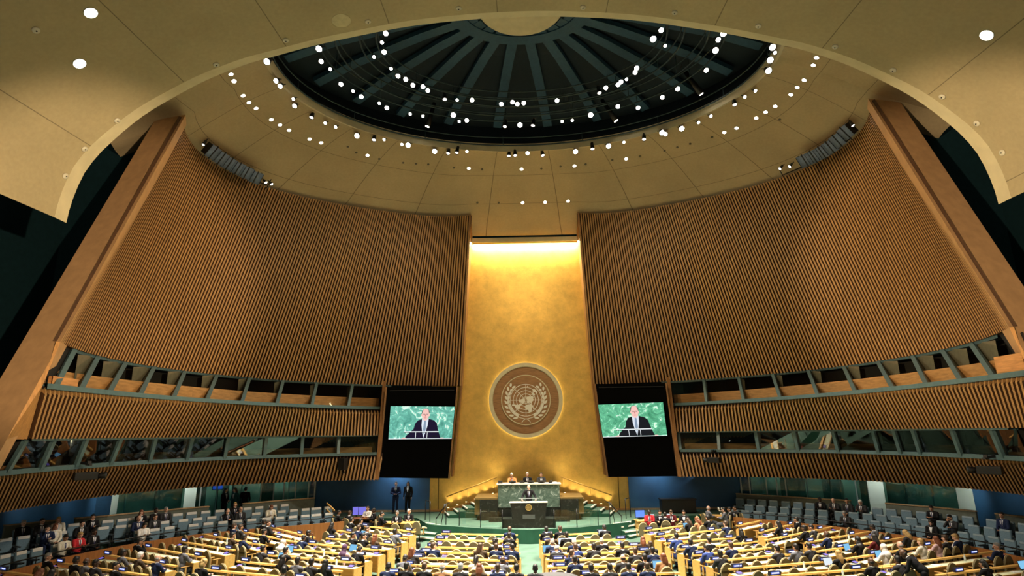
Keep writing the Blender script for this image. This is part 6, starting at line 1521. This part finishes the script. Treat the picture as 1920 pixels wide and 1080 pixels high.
# ------------------------------------------------------------------ light
w = bpy.data.worlds.new('world'); SC.world = w; w.use_nodes = True
w.node_tree.nodes['Background'].inputs[0].default_value = (1, .84, .60, 1); w.node_tree.nodes['Background'].inputs[1].default_value = .43
def lamp(name, kind, loc, target, energy, col=(1, .88, .68), size=1., spot=60, blend=.5, size_y=None):
    d = bpy.data.lights.new(name, kind); d.energy = energy; d.color = col
    if kind == 'AREA':
        d.size = size
        if size_y: d.shape = 'RECTANGLE'; d.size_y = size_y
    elif kind == 'SPOT': d.spot_size = radians(spot); d.spot_blend = blend; d.shadow_soft_size = size
    else: d.shadow_soft_size = size
    o = bpy.data.objects.new(name, d); COL.objects.link(o); o.location = loc
    if target is not None: o.rotation_euler = (V(target)-V(loc)).to_track_quat('-Z', 'Y').to_euler()
    return o
# stage spotlights of the dome, aimed at the floor and the rostrum
for i in range(10):
    a = 2*pi*(i+.5)/10
    p = ring(a, .82, RZ+.3); lamp('dome_spot', 'SPOT', p, (p.x*.55, 23.5+(p.y-23.3)*.5, 0), 20000, (1, .90, .74), .25, 62, .7)
lamp('rostrum_spot', 'SPOT', ring(4.4, .9), (0, 33, 2), 9000, (1, .93, .82), .2, 22, .5)
lamp('rostrum_spot', 'SPOT', ring(5.0, .9), (0, 33, 2), 9000, (1, .93, .82), .2, 22, .5)
# wall washers at the dome rim
for s in (-1, 1):
    for a, tx, ty, tz, e in ((.15, 15, 24, 11, 2600), (.75, 12, 32, 10, 3600), (1.35, 6, 35, 9, 3400)):
        p = ring(a if s > 0 else pi-a, -.55, RZ-.3); lamp('wall_washer', 'SPOT', p, (s*tx, ty, tz), e, (1, .74, .42), .3, 62, .9)
# cove strip and foot lights of the gold wall
lamp('gold_cove', 'AREA', (0, GY-.28, 17.3), (0, GY+.35, 13.0), 1300, (1, .84, .45), 7.2, size_y=.08)
for s in (-1, 1):
    for i in range(6):
        x = s*(4.7-.52*i); z = ST+.125+(5.1-abs(x))/3.35; lamp('footlight', 'SPOT', (x, 36.5, z+.05), (x, 36.98, z+.75), 48, (1, .78, .38), .03, 70, .9)
    lamp('gold_uplight', 'SPOT', (s*1.95, 36.1, 2.4), (s*1.9, 37, 5.0), 75, (1, .8, .4), .3, 120, 1)
# dim corridor lamps beyond the gallery glass
for s in (-1, 1):
    for px in ((260, 430, 540) if s < 0 else (1440, 1560, 1720)):
        q = back_pt(px, s, out=1.4); q.z = 3.0; lamp('corridor_lamp', 'POINT', q, None, 130, (.85, 1, .85), .25)
    for px in ((630, 740) if s < 0 else (1230, 1345)):
        q = at_y(px, 905, 36.3); lamp('blue_wall_lamp', 'SPOT', (q.x, 36.2, 3.5), (q.x, 37, 1.6), 190, (.75, .88, 1), .1, 130, 1)

for s in (-1, 1):       # added unseen fill spots that brighten the end pillars
    lamp('pillar_fill_spot', 'SPOT', (-s*5, .5, 7.4), (s*15.4, 20.3, 10.8), 26000, (1, .74, .46), .15, 29, .5)
for s in (-1, 1):
    for a in (.2, .9): lamp('gallery_spot', 'SPOT', ring(pi-a if s > 0 else a, .9, RZ-.2), (s*(16.5 if a < .5 else 12.5), 23 if a < .5 else 30, 1), 9000, (1, .92, .8), .2, 34, .8)

# added fill lamps without fixtures, brightening the gallery columns and blue walls
for s in (-1, 1):
    for px in ((60, 150, 209, 356) if s < 0 else (1645, 1810, 1880)):
        q = back_pt(px, s, out=-1.3); b = back_pt(px, s); lamp('gallery_fill_lamp', 'SPOT', (q.x, q.y, 2.75), (b.x, b.y, 1.9), 70 if px in (209, 356, 1645, 1810) else 26, (.85, .95, .95), .1, 95, .9)
# dim lamps inside a few of the lower booths
for s, pxs in ((-1, (180, 250, 320, 460, 600)), (1, (1320, 1460, 1540))):
    for px in pxs:
        t = theta_at('A', px, s); q = wall_pt('A', t, s, 1.3)+V((0, 0, .95)); lamp('booth_lamp', 'POINT', q, None, 7, (1, .85, .6), .08)
